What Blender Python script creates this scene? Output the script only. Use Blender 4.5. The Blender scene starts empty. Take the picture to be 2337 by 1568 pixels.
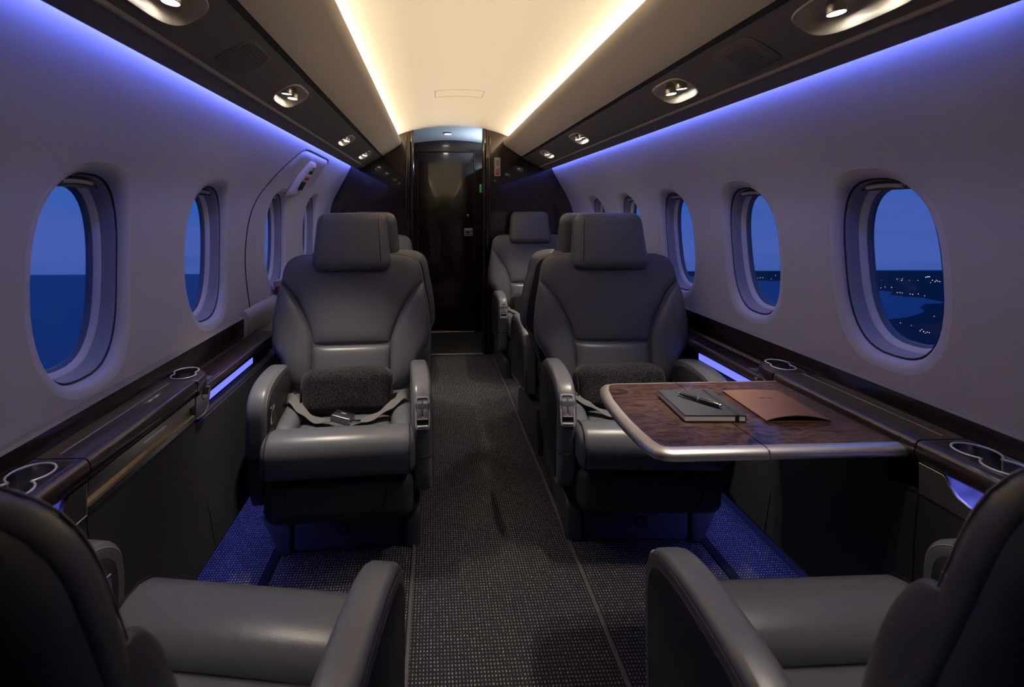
import bpy, bmesh, math, random
from mathutils import Vector, Matrix
from mathutils.geometry import delaunay_2d_cdt
random.seed(7)
C = bpy.context.scene.collection
PI = math.pi
SC = bpy.context.scene

# ------------------------------------------------------------------ camera
F = 1150.0
TY = .046
PSI = math.atan(TY)
PX = 990 + F * TY
CY = 480.0
CAM = Vector((-.13, 0, 1.0))
cam = bpy.data.cameras.new('camera')
camo = bpy.data.objects.new('camera', cam)
C.objects.link(camo)
camo.location = CAM
camo.rotation_euler = (PI / 2, 0, -PSI)
cam.sensor_width = 36
cam.lens = F / 2337 * 36
cam.shift_x = (1168.5 - PX) / 2337
cam.shift_y = -(784 - CY) / 2337
cam.clip_start = .02
cam.clip_end = 200000
cam.dof.use_dof = True
cam.dof.focus_distance = 1.75
cam.dof.aperture_fstop = 7.0
SC.camera = camo


def ray(u, v):
    a = (u - PX) / F
    b = (CY - v) / F
    s, c = math.sin(PSI), math.cos(PSI)
    return Vector((s + c * a, c - s * a, b))


# ------------------------------------------------------------------ materials
def mat(name, base=(.5, .5, .5), rough=.5, metal=0, coat=0, spec=.5, emit=None, estr=0, sheen=0, bump=None):
    m = bpy.data.materials.new(name)
    m.use_nodes = True
    nt = m.node_tree
    b = nt.nodes['Principled BSDF']
    b.inputs['Base Color'].default_value = (*base, 1)
    b.inputs['Roughness'].default_value = rough
    b.inputs['Metallic'].default_value = metal
    b.inputs['Coat Weight'].default_value = coat
    b.inputs['Coat Roughness'].default_value = .05
    b.inputs['Specular IOR Level'].default_value = spec
    b.inputs['Sheen Weight'].default_value = sheen
    if emit:
        b.inputs['Emission Color'].default_value = (*emit, 1)
        b.inputs['Emission Strength'].default_value = estr
    if bump:
        sc, st, ds = bump
        tc = nt.nodes.new('ShaderNodeTexCoord')
        n = nt.nodes.new('ShaderNodeTexNoise')
        n.inputs['Scale'].default_value = sc
        n.inputs['Detail'].default_value = 3
        bp = nt.nodes.new('ShaderNodeBump')
        bp.inputs['Strength'].default_value = st
        bp.inputs['Distance'].default_value = ds
        nt.links.new(tc.outputs['Object'], n.inputs['Vector'])
        nt.links.new(n.outputs['Fac'], bp.inputs['Height'])
        nt.links.new(bp.outputs['Normal'], b.inputs['Normal'])
    return m


def wood(name, c1, c2, scale, rough, coat, stretch=(1, 1, 1), dist=1.5):
    m = mat(name, c1, rough, coat=coat)
    nt = m.node_tree
    b = nt.nodes['Principled BSDF']
    tc = nt.nodes.new('ShaderNodeTexCoord')
    mp = nt.nodes.new('ShaderNodeMapping')
    mp.inputs['Scale'].default_value = stretch
    n = nt.nodes.new('ShaderNodeTexNoise')
    n.inputs['Scale'].default_value = scale
    n.inputs['Detail'].default_value = 6
    n.inputs['Roughness'].default_value = .62
    n.inputs['Distortion'].default_value = dist
    r = nt.nodes.new('ShaderNodeValToRGB')
    r.color_ramp.elements[0].position = .38
    r.color_ramp.elements[0].color = (*c1, 1)
    r.color_ramp.elements[1].position = .66
    r.color_ramp.elements[1].color = (*c2, 1)
    nt.links.new(tc.outputs['Object'], mp.inputs['Vector'])
    nt.links.new(mp.outputs['Vector'], n.inputs['Vector'])
    nt.links.new(n.outputs['Fac'], r.inputs['Fac'])
    nt.links.new(r.outputs['Color'], b.inputs['Base Color'])
    return m


def leather(name, base, rough):
    m = mat(name, base, rough, spec=.45)
    nt = m.node_tree
    b = nt.nodes['Principled BSDF']
    tc = nt.nodes.new('ShaderNodeTexCoord')
    v = nt.nodes.new('ShaderNodeTexVoronoi')
    v.inputs['Scale'].default_value = 520
    n = nt.nodes.new('ShaderNodeTexNoise')
    n.inputs['Scale'].default_value = 9
    n.inputs['Detail'].default_value = 3
    b1 = nt.nodes.new('ShaderNodeBump')
    b1.inputs['Strength'].default_value = .12
    b1.inputs['Distance'].default_value = .0006
    b2 = nt.nodes.new('ShaderNodeBump')
    b2.inputs['Strength'].default_value = .28
    b2.inputs['Distance'].default_value = .006
    nt.links.new(tc.outputs['Object'], v.inputs['Vector'])
    nt.links.new(tc.outputs['Object'], n.inputs['Vector'])
    nt.links.new(v.outputs['Distance'], b1.inputs['Height'])
    nt.links.new(n.outputs['Fac'], b2.inputs['Height'])
    nt.links.new(b1.outputs['Normal'], b2.inputs['Normal'])
    nt.links.new(b2.outputs['Normal'], b.inputs['Normal'])
    return m


def carpet_mat():
    m = mat('carpet_weave', (.02, .02, .022), .95, spec=.1)
    nt = m.node_tree
    b = nt.nodes['Principled BSDF']
    tc = nt.nodes.new('ShaderNodeTexCoord')
    sep = nt.nodes.new('ShaderNodeSeparateXYZ')
    nt.links.new(tc.outputs['Object'], sep.inputs['Vector'])

    def math_(op, a, bb=None, c=None):
        n = nt.nodes.new('ShaderNodeMath')
        n.operation = op
        for i, q in enumerate((a, bb, c)):
            if q is None:
                continue
            if isinstance(q, (int, float)):
                n.inputs[i].default_value = q
            else:
                nt.links.new(q, n.inputs[i])
        return n.outputs[0]
    nz = nt.nodes.new('ShaderNodeTexNoise')
    nz.inputs['Scale'].default_value = 160
    nt.links.new(tc.outputs['Object'], nz.inputs['Vector'])
    jit = math_('MULTIPLY_ADD', nz.outputs['Fac'], .5, -.25)
    xs = math_('MULTIPLY_ADD', sep.outputs['X'], 1 / .0078, jit)
    col = math_('FLOOR', xs)
    fx = math_('SUBTRACT', math_('FRACT', xs), .5)
    off = math_('MULTIPLY', math_('FRACT', math_('MULTIPLY', col, .5)), .0)
    ys = math_('ADD', math_('MULTIPLY_ADD', sep.outputs['Y'], 1 / .0095, jit), off)
    fy = math_('SUBTRACT', math_('FRACT', ys), .5)
    r2 = math_('ADD', math_('MULTIPLY', math_('MULTIPLY', fx, fx), 1.9), math_('MULTIPLY', fy, fy))
    dot = math_('LESS_THAN', r2, .062)
    n2 = nt.nodes.new('ShaderNodeTexNoise')
    n2.inputs['Scale'].default_value = 5.5
    nt.links.new(tc.outputs['Object'], n2.inputs['Vector'])
    wn = nt.nodes.new('ShaderNodeTexWhiteNoise')
    wn.noise_dimensions = '2D'
    cb = nt.nodes.new('ShaderNodeCombineXYZ')
    nt.links.new(col, cb.inputs[0])
    nt.links.new(math_('FLOOR', ys), cb.inputs[1])
    nt.links.new(cb.outputs[0], wn.inputs['Vector'])
    amt = math_('MULTIPLY', dot, math_('MULTIPLY_ADD', wn.outputs['Value'], .75, .35))
    mx = nt.nodes.new('ShaderNodeMix')
    mx.data_type = 'RGBA'
    mx.inputs['A'].default_value = (.016, .0155, .0175, 1)
    mx.inputs['B'].default_value = (.235, .225, .235, 1)
    nt.links.new(amt, mx.inputs['Factor'])
    nt.links.new(mx.outputs['Result'], b.inputs['Base Color'])
    bp = nt.nodes.new('ShaderNodeBump')
    bp.inputs['Strength'].default_value = .6
    bp.inputs['Distance'].default_value = .002
    nt.links.new(amt, bp.inputs['Height'])
    nt.links.new(bp.outputs['Normal'], b.inputs['Normal'])
    return m


def glass_mat(name, tint=(1, 1, 1), gl=.09):
    m = bpy.data.materials.new(name)
    m.use_nodes = True
    nt = m.node_tree
    nt.nodes.remove(nt.nodes['Principled BSDF'])
    o = nt.nodes['Material Output']
    t = nt.nodes.new('ShaderNodeBsdfTransparent')
    t.inputs['Color'].default_value = (*tint, 1)
    g = nt.nodes.new('ShaderNodeBsdfGlossy')
    g.inputs['Roughness'].default_value = .02
    lw = nt.nodes.new('ShaderNodeLayerWeight')
    pw = nt.nodes.new('ShaderNodeMath')
    pw.operation = 'POWER'
    pw.inputs[1].default_value = 5
    nt.links.new(lw.outputs['Facing'], pw.inputs[0])
    fr = nt.nodes.new('ShaderNodeMath')
    fr.operation = 'MULTIPLY_ADD'
    fr.inputs[1].default_value = .35
    fr.inputs[2].default_value = .02
    nt.links.new(pw.outputs[0], fr.inputs[0])
    mx = nt.nodes.new('ShaderNodeMixShader')
    nt.links.new(fr.outputs[0], mx.inputs[0])
    nt.links.new(t.outputs[0], mx.inputs[1])
    nt.links.new(g.outputs[0], mx.inputs[2])
    nt.links.new(mx.outputs[0], o.inputs['Surface'])
    return m


def felt_mat():
    m = mat('felt', (.05, .05, .053), .95, sheen=.12, spec=.1)
    nt = m.node_tree
    b = nt.nodes['Principled BSDF']
    tc = nt.nodes.new('ShaderNodeTexCoord')
    n = nt.nodes.new('ShaderNodeTexNoise')
    n.inputs['Scale'].default_value = 420
    n.inputs['Detail'].default_value = 2
    r = nt.nodes.new('ShaderNodeValToRGB')
    r.color_ramp.elements[0].position = .42
    r.color_ramp.elements[0].color = (.006, .006, .007, 1)
    r.color_ramp.elements[1].position = .72
    r.color_ramp.elements[1].color = (.075, .075, .082, 1)
    bp = nt.nodes.new('ShaderNodeBump')
    bp.inputs['Strength'].default_value = .8
    bp.inputs['Distance'].default_value = .003
    nt.links.new(tc.outputs['Object'], n.inputs['Vector'])
    nt.links.new(n.outputs['Fac'], r.inputs['Fac'])
    nt.links.new(r.outputs['Color'], b.inputs['Base Color'])
    nt.links.new(n.outputs['Fac'], bp.inputs['Height'])
    nt.links.new(bp.outputs['Normal'], b.inputs['Normal'])
    return m


def mesh_grille_mat():
    m = mat('speaker_mesh', (.10, .09, .085), .6)
    nt = m.node_tree
    b = nt.nodes['Principled BSDF']
    tc = nt.nodes.new('ShaderNodeTexCoord')
    v = nt.nodes.new('ShaderNodeTexVoronoi')
    v.inputs['Scale'].default_value = 260
    v.inputs['Randomness'].default_value = 0
    r = nt.nodes.new('ShaderNodeValToRGB')
    r.color_ramp.elements[0].position = .28
    r.color_ramp.elements[0].color = (.03, .027, .026, 1)
    r.color_ramp.elements[1].position = .34
    r.color_ramp.elements[1].color = (.15, .135, .13, 1)
    nt.links.new(tc.outputs['Object'], v.inputs['Vector'])
    nt.links.new(v.outputs['Distance'], r.inputs['Fac'])
    nt.links.new(r.outputs['Color'], b.inputs['Base Color'])
    return m


MT = {
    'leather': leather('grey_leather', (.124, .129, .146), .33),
    'leather_dark': leather('shaded_leather', (.036, .037, .042), .48),  # shade on the lower seat put into a darker leather
    'leather_side': leather('black_leather', (.020, .020, .0235), .5),
    'black': mat('black_trim', (.016, .016, .018), .45),
    'back_shell': mat('black_back_fabric', (.022, .021, .023), .7),
    'stitch': mat('grey_thread', (.33, .31, .29), .7),
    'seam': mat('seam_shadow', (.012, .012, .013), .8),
    'wood': wood('dark_walnut', (.013, .0068, .006), (.040, .019, .014), 12, .33, .7, (9, .9, 9), .8),
    'wood_gloss': wood('lacquered_mahogany', (.007, .0033, .0027), (.026, .0095, .0065), 5, .2, .55, (1, 1, .35), 1.2),
    'burl': wood('burl_walnut', (.012, .0068, .0058), (.150, .074, .050), 20, .30, .35, (.7, 1.9, 1), 3.2),
    'wall': mat('ivory_wall_panel', (.62, .585, .55), .62, spec=.3, bump=(300, .03, .0005)),
    'bezel': mat('ivory_window_moulding', (.72, .70, .72), .35, spec=.5),
    'surround': mat('shaded_window_surround', (.40, .38, .40), .4),  # shade inside the window reveal put into the darker grey
    'frame': mat('lit_window_frame', (.85, .85, .88), .35),  # glow of the ring by the pane put into the near-white
    'shade': mat('dark_window_shade', (.09, .085, .085), .5),
    'seal': mat('blue_grey_gasket', (.12, .16, .26), .35),
    'bin': mat('taupe_headliner', (.60, .52, .44), .7, spec=.25, bump=(400, .04, .0004)),
    'psu': mat('dark_taupe_panel', (.19, .175, .165), .5, spec=.35),
    'valance': mat('charcoal_valance', (.26, .24, .23), .5),
    'groove': mat('shadow_gap', (.022, .021, .024), .6),
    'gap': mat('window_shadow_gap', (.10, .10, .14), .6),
    'dome': mat('cream_headliner', (.68, .64, .57), .75, spec=.2, bump=(400, .03, .0004)),
    'vest': mat('pale_vestibule_ceiling', (.55, .60, .68), .6),
    'panel': mat('charcoal_side_panel', (.023, .023, .027), .6, bump=(500, .05, .0004)),
    'metal': mat('brushed_metal', (.55, .52, .48), .32, metal=1),
    'edge': mat('satin_nickel_edge', (.86, .82, .77), .4, metal=1),
    'silver': mat('silver_bezel', (.82, .80, .80), .38, metal=.45),
    'bronze': mat('bronze_groove', (.24, .19, .13), .38, metal=1),
    'chrome': mat('chrome', (.85, .85, .86), .1, metal=1),
    'steel': mat('polished_steel_cup', (.50, .50, .54), .18, metal=1),
    'pocket': mat('pale_pocket_liner', (.62, .62, .68), .5),
    'carpet': carpet_mat(),
    'track': mat('black_seat_track', (.006, .006, .007), .9, spec=.05),
    'runner': mat('grey_carpet_edging', (.045, .043, .046), .5),
    'felt': felt_mat(),
    'belt': mat('grey_webbing', (.15, .145, .142), .75),
    'buckle': mat('gunmetal_buckle', (.26, .25, .27), .3, metal=1),
    'plastic': mat('grey_plastic', (.36, .35, .37), .4),
    'cream': mat('cream_plastic', (.76, .68, .58), .38),
    'grille': mesh_grille_mat(),
    'lens': mat('lit_lens', (1, .95, .88), .3, emit=(1, .93, .82), estr=22),
    'led': mat('blue_light_strip', (.2, .25, .9), .4, emit=(.13, .15, 1), estr=1.3),
    'notebook': mat('slate_notebook_cover', (.034, .040, .049), .5, bump=(600, .06, .0003)),
    'paper': mat('paper_block', (.85, .84, .86), .8),
    'pen': mat('black_lacquer', (.006, .006, .007), .15, coat=1),
    'tan': mat('tan_leather', (.20, .098, .066), .42, bump=(500, .08, .0004)),
    'tan_in': mat('folder_lining', (.05, .025, .016), .7),
    'ink': mat('embossed_ink', (.07, .035, .028), .6),
    'white': mat('white_print', (.8, .78, .74), .6),
    'red': mat('red_label', (.42, .03, .03), .5),
    'green': mat('green_marker', (.03, .30, .05), .5, emit=(.05, .5, .08), estr=.12),
    'brown': mat('brown_latch', (.16, .045, .02), .4),
    'door': wood('door_lacquer', (.010, .005, .0045), (.022, .009, .007), 3, .22, .45, (1, 1, .3), .8),
    'glass': glass_mat('window_glass'),
    'sea': mat('dusk_sea', (.005, .050, .18), .5, spec=.25),
    'land': mat('dark_land', (.010, .026, .055), .9, spec=.1, bump=(.02, .5, 10)),
    'town': mat('town_light', (1, .9, .8), .5, emit=(1, .86, .74), estr=2.0),
    'black_out': mat('rear_wall_panel', (.015, .014, .014), .7),
}


# ------------------------------------------------------------------ mesh helpers
class MB:
    def __init__(self):
        self.v = []
        self.f = []

    def add(self, vs, fs):
        o = len(self.v)
        self.v += [tuple(p) for p in vs]
        self.f += [tuple(i + o for i in q) for q in fs]
        return self

    def build(self, name, m, parent=None, smooth=True, angle=40, weld=False):
        me = bpy.data.meshes.new(name)
        me.from_pydata(self.v, [], self.f)
        bm = bmesh.new()
        bm.from_mesh(me)
        if weld:
            bmesh.ops.remove_doubles(bm, verts=bm.verts, dist=1e-5)
        bmesh.ops.recalc_face_normals(bm, faces=bm.faces)
        bm.to_mesh(me)
        bm.free()
        me.materials.append(MT[m] if isinstance(m, str) else m)
        if smooth:
            me.polygons.foreach_set('use_smooth', [True] * len(me.polygons))
            if angle < 180:
                me.set_sharp_from_angle(angle=math.radians(angle))
        o = bpy.data.objects.new(name, me)
        C.objects.link(o)
        if parent:
            o.parent = parent
        return o


def xf(pts, M):
    return [tuple(M @ Vector(p)) for p in pts]


def rbox(mb, c, s, r, n=3, fn=None):
    """box of full size s at c with round edges of radius r"""
    h = [q / 2 for q in s]
    r = min([r] + [q * .999 for q in h])
    ax = []
    for q in h:
        st = [q - r + r * math.tan(PI / 4 * i / n) for i in range(n + 1)]
        mid = [0.0] if fn is None else [(q - r) * k / 3 for k in (-2, -1, 0, 1, 2)]
        ax.append(sorted(set([round(-t, 7) for t in st] + [round(t, 7) for t in st] + [round(t, 7) for t in mid])))
    idx = {}
    vs, fs = [], []

    def vid(p):
        k = tuple(round(t, 6) for t in p)
        if k not in idx:
            inner = [max(-(h[i] - r), min(h[i] - r, p[i])) for i in range(3)]
            d = Vector([p[i] - inner[i] for i in range(3)])
            d = d.normalized() * r if d.length > 1e-9 else d
            q = [inner[i] + d[i] for i in range(3)]
            if fn:
                q = fn(q)
            idx[k] = len(vs)
            vs.append([c[i] + q[i] for i in range(3)])
        return idx[k]
    for a in range(3):
        b, e = (a + 1) % 3, (a + 2) % 3
        for sgn in (-1, 1):
            for i in range(len(ax[b]) - 1):
                for j in range(len(ax[e]) - 1):
                    q = []
                    for di, dj in ((0, 0), (1, 0), (1, 1), (0, 1)):
                        p = [0, 0, 0]
                        p[a] = sgn * h[a]
                        p[b] = ax[b][i + di]
                        p[e] = ax[e][j + dj]
                        q.append(vid(p))
                    fs.append(q)
    return mb.add(vs, fs)


def box(mb, x0, x1, y0, y1, z0, z1):
    vs = [(x, y, z) for x in (x0, x1) for y in (y0, y1) for z in (z0, z1)]
    return mb.add(vs, [(0, 1, 3, 2), (4, 6, 7, 5), (0, 4, 5, 1), (2, 3, 7, 6), (0, 2, 6, 4), (1, 5, 7, 3)])


def inset(poly, d):
    n = len(poly)
    area = sum(poly[i][0] * poly[(i + 1) % n][1] - poly[(i + 1) % n][0] * poly[i][1] for i in range(n))
    sg = 1 if area > 0 else -1
    out = []
    for i in range(n):
        p0, p1, p2 = Vector(poly[i - 1]), Vector(poly[i]), Vector(poly[(i + 1) % n])
        e1 = (p1 - p0)
        e2 = (p2 - p1)
        e1 = e1.normalized() if e1.length > 1e-9 else e2.normalized()
        e2 = e2.normalized() if e2.length > 1e-9 else e1
        n1 = Vector((-e1.y, e1.x)) * sg
        n2 = Vector((-e2.y, e2.x)) * sg
        b = (n1 + n2)
        b = b.normalized() if b.length > 1e-6 else n1
        k = max(.5, b.dot(n1))
        q = p1 + b * (d / k)
        out.append((q.x, q.y))
    return out


def soft_extrude(mb, poly, w0, w1, r, place, n=3):
    """extrude 2D poly from w0 to w1 with rounded rims; place(a, b, w) -> xyz"""
    rings = []
    for i in range(n + 1):
        th = PI / 2 * i / n
        rings.append((w0 + r * (1 - math.sin(th)), r * (1 - math.cos(th))))
    rings = [(w0 + r * (1 - math.sin(PI / 2 * i / n)), r * (1 - math.cos(PI / 2 * i / n))) for i in range(n + 1)]
    # i=0: w0+r, inset 0 ; i=n: w0, inset r
    seq = rings[::-1] + [(w0 + w1 - w, d) for w, d in rings]
    N = len(poly)
    vs, fs = [], []
    for w, d in seq:
        for a, b in inset(poly, d):
            vs.append(place(a, b, w))
    for k in range(len(seq) - 1):
        for i in range(N):
            j = (i + 1) % N
            fs.append((k * N + i, k * N + j, (k + 1) * N + j, (k + 1) * N + i))
    fs.append(tuple(range(N)))
    fs.append(tuple(range((len(seq) - 1) * N, len(seq) * N)))
    return mb.add(vs, fs)


def tube(mb, pts, r, n=6, closed=False):
    P = [Vector(p) for p in pts]
    m = len(P)
    vs, fs = [], []
    up = None
    for i in range(m):
        if closed:
            t = P[(i + 1) % m] - P[i - 1]
        else:
            t = P[min(i + 1, m - 1)] - P[max(i - 1, 0)]
        t.normalize()
        if up is None:
            up = Vector((0, 0, 1)) if abs(t.z) < .9 else Vector((1, 0, 0))
        u = (up - t * up.dot(t))
        u = u.normalized() if u.length > 1e-6 else t.orthogonal().normalized()
        up = u
        w = t.cross(u)
        for k in range(n):
            a = 2 * PI * k / n
            vs.append(P[i] + (u * math.cos(a) + w * math.sin(a)) * r)
    for i in range(m if closed else m - 1):
        for k in range(n):
            a, b = i * n + k, i * n + (k + 1) % n
            c, d = ((i + 1) % m) * n + (k + 1) % n, ((i + 1) % m) * n + k
            fs.append((a, b, c, d))
    if not closed:
        fs.append(tuple(range(n)))
        fs.append(tuple(range((m - 1) * n, m * n)))
    return mb.add(vs, fs)


def lathe(mb, prof, c, n=24, axis=None):
    """prof (r, h) along axis (default z) from c"""
    M = Matrix.Identity(3)
    if axis:
        M = Vector((0, 0, 1)).rotation_difference(Vector(axis)).to_matrix()
    vs, fs = [], []
    for r, h in prof:
        for k in range(n):
            a = 2 * PI * k / n
            p = M @ Vector((r * math.cos(a), r * math.sin(a), h))
            vs.append((c[0] + p.x, c[1] + p.y, c[2] + p.z))
    for i in range(len(prof) - 1):
        for k in range(n):
            fs.append((i * n + k, i * n + (k + 1) % n, (i + 1) * n + (k + 1) % n, (i + 1) * n + k))
    if prof[0][0] > 1e-6:
        fs.append(tuple(range(n)))
    if prof[-1][0] > 1e-6:
        fs.append(tuple(range((len(prof) - 1) * n, len(prof) * n)))
    return mb.add(vs, fs)


def resample(pts, n):
    """n+1 points, Catmull-Rom smooth, even in arc length"""
    P = [Vector(p) for p in pts]
    if len(P) > 2:
        S = []
        for i in range(len(P) - 1):
            p0, p1, p2, p3 = P[max(i - 1, 0)], P[i], P[i + 1], P[min(i + 2, len(P) - 1)]
            for k in range(8):
                t = k / 8
                S.append(.5 * ((2 * p1) + (p2 - p0) * t + (2 * p0 - 5 * p1 + 4 * p2 - p3) * t * t + (3 * p1 - p0 - 3 * p2 + p3) * t ** 3))
        S.append(P[-1])
        P = S
    L = [0]
    for i in range(len(P) - 1):
        L.append(L[-1] + (P[i + 1] - P[i]).length)
    out = []
    j = 0
    for k in range(n + 1):
        s = L[-1] * k / n
        while j < len(P) - 2 and L[j + 1] < s:
            j += 1
        d = L[j + 1] - L[j]
        out.append(P[j].lerp(P[j + 1], (s - L[j]) / d if d > 1e-9 else 0))
    return out


def pillow(mb, bottom, right, top, left, h, place, depth, ns=18, nt=18, ex=5.0):
    """puffed pad over four 2D side curves; place(a, b, height) -> xyz; skirt goes back by depth"""
    B, T = resample(bottom, ns), resample(top, ns)
    L, R = resample(left, nt), resample(right, nt)

    def prm(n):
        return [.5 - .5 * math.cos(PI * i / n) * (1 - .25 * (1 - abs(math.cos(PI * i / n)))) for i in range(n + 1)]

    def ev(A, t):
        x = t * (len(A) - 1)
        i = min(int(x), len(A) - 2)
        return A[i].lerp(A[i + 1], x - i)
    S, U = prm(ns), prm(nt)
    c00, c10, c01, c11 = B[0], B[-1], T[0], T[-1]
    vs, fs = [], []

    def puff(x):
        return max(0, 1 - abs(2 * x - 1) ** ex) ** .5
    for j, t in enumerate(U):
        for i, s in enumerate(S):
            p = ev(B, s) * (1 - t) + ev(T, s) * t + ev(L, t) * (1 - s) + ev(R, t) * s \
                - (c00 * (1 - s) * (1 - t) + c10 * s * (1 - t) + c01 * (1 - s) * t + c11 * s * t)
            vs.append(place(p.x, p.y, h * puff(s) * puff(t)))
    W = ns + 1
    for j in range(nt):
        for i in range(ns):
            fs.append((j * W + i, j * W + i + 1, (j + 1) * W + i + 1, (j + 1) * W + i))
    rim = [i for i in range(W)] + [(j + 1) * W - 1 for j in range(1, nt + 1)] + \
          [nt * W + i for i in range(ns - 1, -1, -1)] + [j * W for j in range(nt - 1, 0, -1)]
    o = len(vs)
    # back rim
    for k in rim:
        j, i = divmod(k, W)
        s, t = S[i], U[j]
        p = ev(B, s) * (1 - t) + ev(T, s) * t + ev(L, t) * (1 - s) + ev(R, t) * s \
            - (c00 * (1 - s) * (1 - t) + c10 * s * (1 - t) + c01 * (1 - s) * t + c11 * s * t)
        vs.append(place(p.x, p.y, -depth))
    n = len(rim)
    for k in range(n):
        fs.append((rim[k], rim[(k + 1) % n], o + (k + 1) % n, o + k))
    fs.append(tuple(range(o, o + n)))
    return mb.add(vs, fs)


def tag(o, label=None, cat=None, group=None, kind=None):
    if label:
        o['label'] = label
    if cat:
        o['category'] = cat
    if group:
        o['group'] = group
    if kind:
        o['kind'] = kind
    return o


def thing(name, loc, label, cat, group=None, rz=0):
    o = bpy.data.objects.new(name, None)
    o.empty_display_size = .05
    C.objects.link(o)
    o.location = loc
    o.rotation_euler = (0, 0, rz)
    return tag(o, label, cat, group)


def holed(profile, y0, y1, holes, ny=20, off=0):
    """surface swept along y over an (x,z) profile, with closed (y,s) outlines cut out. Returns MB and mapper"""
    P = [Vector(p) for p in profile]
    L = [0]
    for i in range(len(P) - 1):
        L.append(L[-1] + (P[i + 1] - P[i]).length)

    def at(s):
        s = max(0, min(L[-1], s))
        j = 0
        while j < len(P) - 2 and L[j + 1] < s:
            j += 1
        return P[j].lerp(P[j + 1], (s - L[j]) / (L[j + 1] - L[j]))
    pts, edges = [], []
    for y in [y0 + (y1 - y0) * i / ny for i in range(ny + 1)]:
        for s in L:
            pts.append(Vector((y, s)))
    n0 = len(pts)
    W = len(L)
    for i in range(ny):
        edges += [(i * W, (i + 1) * W), (i * W + W - 1, (i + 1) * W + W - 1)]
    for j in range(W - 1):
        edges += [(j, j + 1), (ny * W + j, ny * W + j + 1)]
    for j in range(1, W - 1):
        for i in range(ny):
            edges.append((i * W + j, (i + 1) * W + j))

    def inside(p, poly):
        c = False
        for i in range(len(poly)):
            a, b = poly[i - 1], poly[i]
            if (a[1] > p[1]) != (b[1] > p[1]) and p[0] < (b[0] - a[0]) * (p[1] - a[1]) / (b[1] - a[1]) + a[0]:
                c = not c
        return c
    keep = [k for k in range(n0) if not any(inside(pts[k], h) for h in holes)]
    mp = {k: i for i, k in enumerate(keep)}
    pts2 = [pts[k] for k in keep]
    ed2 = [(mp[a], mp[b]) for a, b in edges if a in mp and b in mp and
           not any(inside((pts[a] + pts[b]) / 2, h) for h in holes)]
    for h in holes:
        o = len(pts2)
        pts2 += [Vector(q) for q in h]
        ed2 += [(o + i, o + (i + 1) % len(h)) for i in range(len(h))]
    V, E, T, _, _, _ = delaunay_2d_cdt(pts2, ed2, [], 0, 1e-6)
    mb = MB()
    fs = []
    for t in T:
        c = sum((V[i] for i in t), Vector((0, 0))) / len(t)
        if not any(inside(c, h) for h in holes):
            fs.append(tuple(t))
    vs = []
    for q in V:
        p = at(q.y)
        vs.append((p.x, q.x, p.y))
    mb.add(vs, fs)
    return mb, at, L


def s_of_z(profile, z):
    L = 0
    for i in range(len(profile) - 1):
        a, b = Vector(profile[i]), Vector(profile[i + 1])
        if min(a.y, b.y) <= z <= max(a.y, b.y):
            return L + (b - a).length * (z - a.y) / (b.y - a.y)
        L += (b - a).length
    return L


def sell(a, b, e, n=40):
    out = []
    for k in range(n):
        t = 2 * PI * k / n
        c, s = math.cos(t), math.sin(t)
        out.append((a * math.copysign(abs(c) ** (2 / e), c), b * math.copysign(abs(s) ** (2 / e), s)))
    return out


def area_light(name, loc, direction, sx, sy, power, color, spread=PI):
    l = bpy.data.lights.new(name, 'AREA')
    l.shape = 'RECTANGLE'
    l.size = sx
    l.size_y = sy
    l.energy = power
    l.color = color
    l.spread = spread
    o = bpy.data.objects.new(name, l)
    C.objects.link(o)
    o.location = loc
    d = Vector(direction).normalized()
    # local x along world y
    z = -d
    x = Vector((0, 1, 0))
    x = (x - z * x.dot(z)).normalized()
    y = z.cross(x)
    o.rotation_euler = Matrix((x, y, z)).transposed().to_euler()
    return o


def spot(name, loc, target, power, color, ang=60, blend=.6, size=.012):
    l = bpy.data.lights.new(name, 'SPOT')
    l.energy = power
    l.color = color
    l.spot_size = math.radians(ang)
    l.spot_blend = blend
    l.shadow_soft_size = size
    o = bpy.data.objects.new(name, l)
    C.objects.link(o)
    o.location = loc
    d = (Vector(target) - Vector(loc)).normalized()
    o.rotation_euler = d.to_track_quat('-Z', 'Y').to_euler()
    return o


Y0, YB, YD = -.85, 3.49, 4.14
# ------------------------------------------------------------------ shell
mb = MB()
box(mb, -1.0, 1.05, Y0 - .05, YD + .1, -.03, 0)
tag(mb.build('floor', 'carpet', smooth=False), 'dark grey dotted carpet along the aisle and under the seats', 'floor', kind='structure')

WR = [(.875, 0), (.878, .2), (.868, .5), (.865, .62), (.866, .72), (.862, .82), (.855, .92), (.843, 1.0), (.8225, 1.06), (.795, 1.115),
      (.76, 1.175), (.728, 1.23), (.706, 1.268), (.697, 1.285), (.686, 1.315), (.665, 1.345), (.62, 1.385), (.56, 1.42), (.47, 1.455)]
WL = [(-.82, 0), (-.825, .2), (-.828, .5), (-.827, .62), (-.84, .72), (-.848, .82), (-.846, .92), (-.838, 1.0), (-.823, 1.06), (-.797, 1.115),
      (-.757, 1.19), (-.728, 1.24), (-.706, 1.28), (-.697, 1.298), (-.686, 1.325), (-.665, 1.35), (-.62, 1.388), (-.56, 1.42), (-.47, 1.455)]


def densify(P, k=3):
    return [tuple(p) for p in resample(P, (len(P) - 1) * k)]


WRd, WLd = densify(WR), densify(WL)
winR = [(y, .874, .120, .199) for y in (1.065, 1.532, 2.005, 2.478, 2.957)]
winL = [(y, .864, .129, .215) for y in (1.072, 1.632, 2.325, 2.945)]
SOFT = 1.28


def win_holes(P, wins):
    hs = []
    for y, z, a, b in wins:
        s0 = s_of_z(P, z)
        hs.append([(y + p, s0 + q) for p, q in sell(a + .026, b + .026, 2.7, 44)])
    return hs


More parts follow.
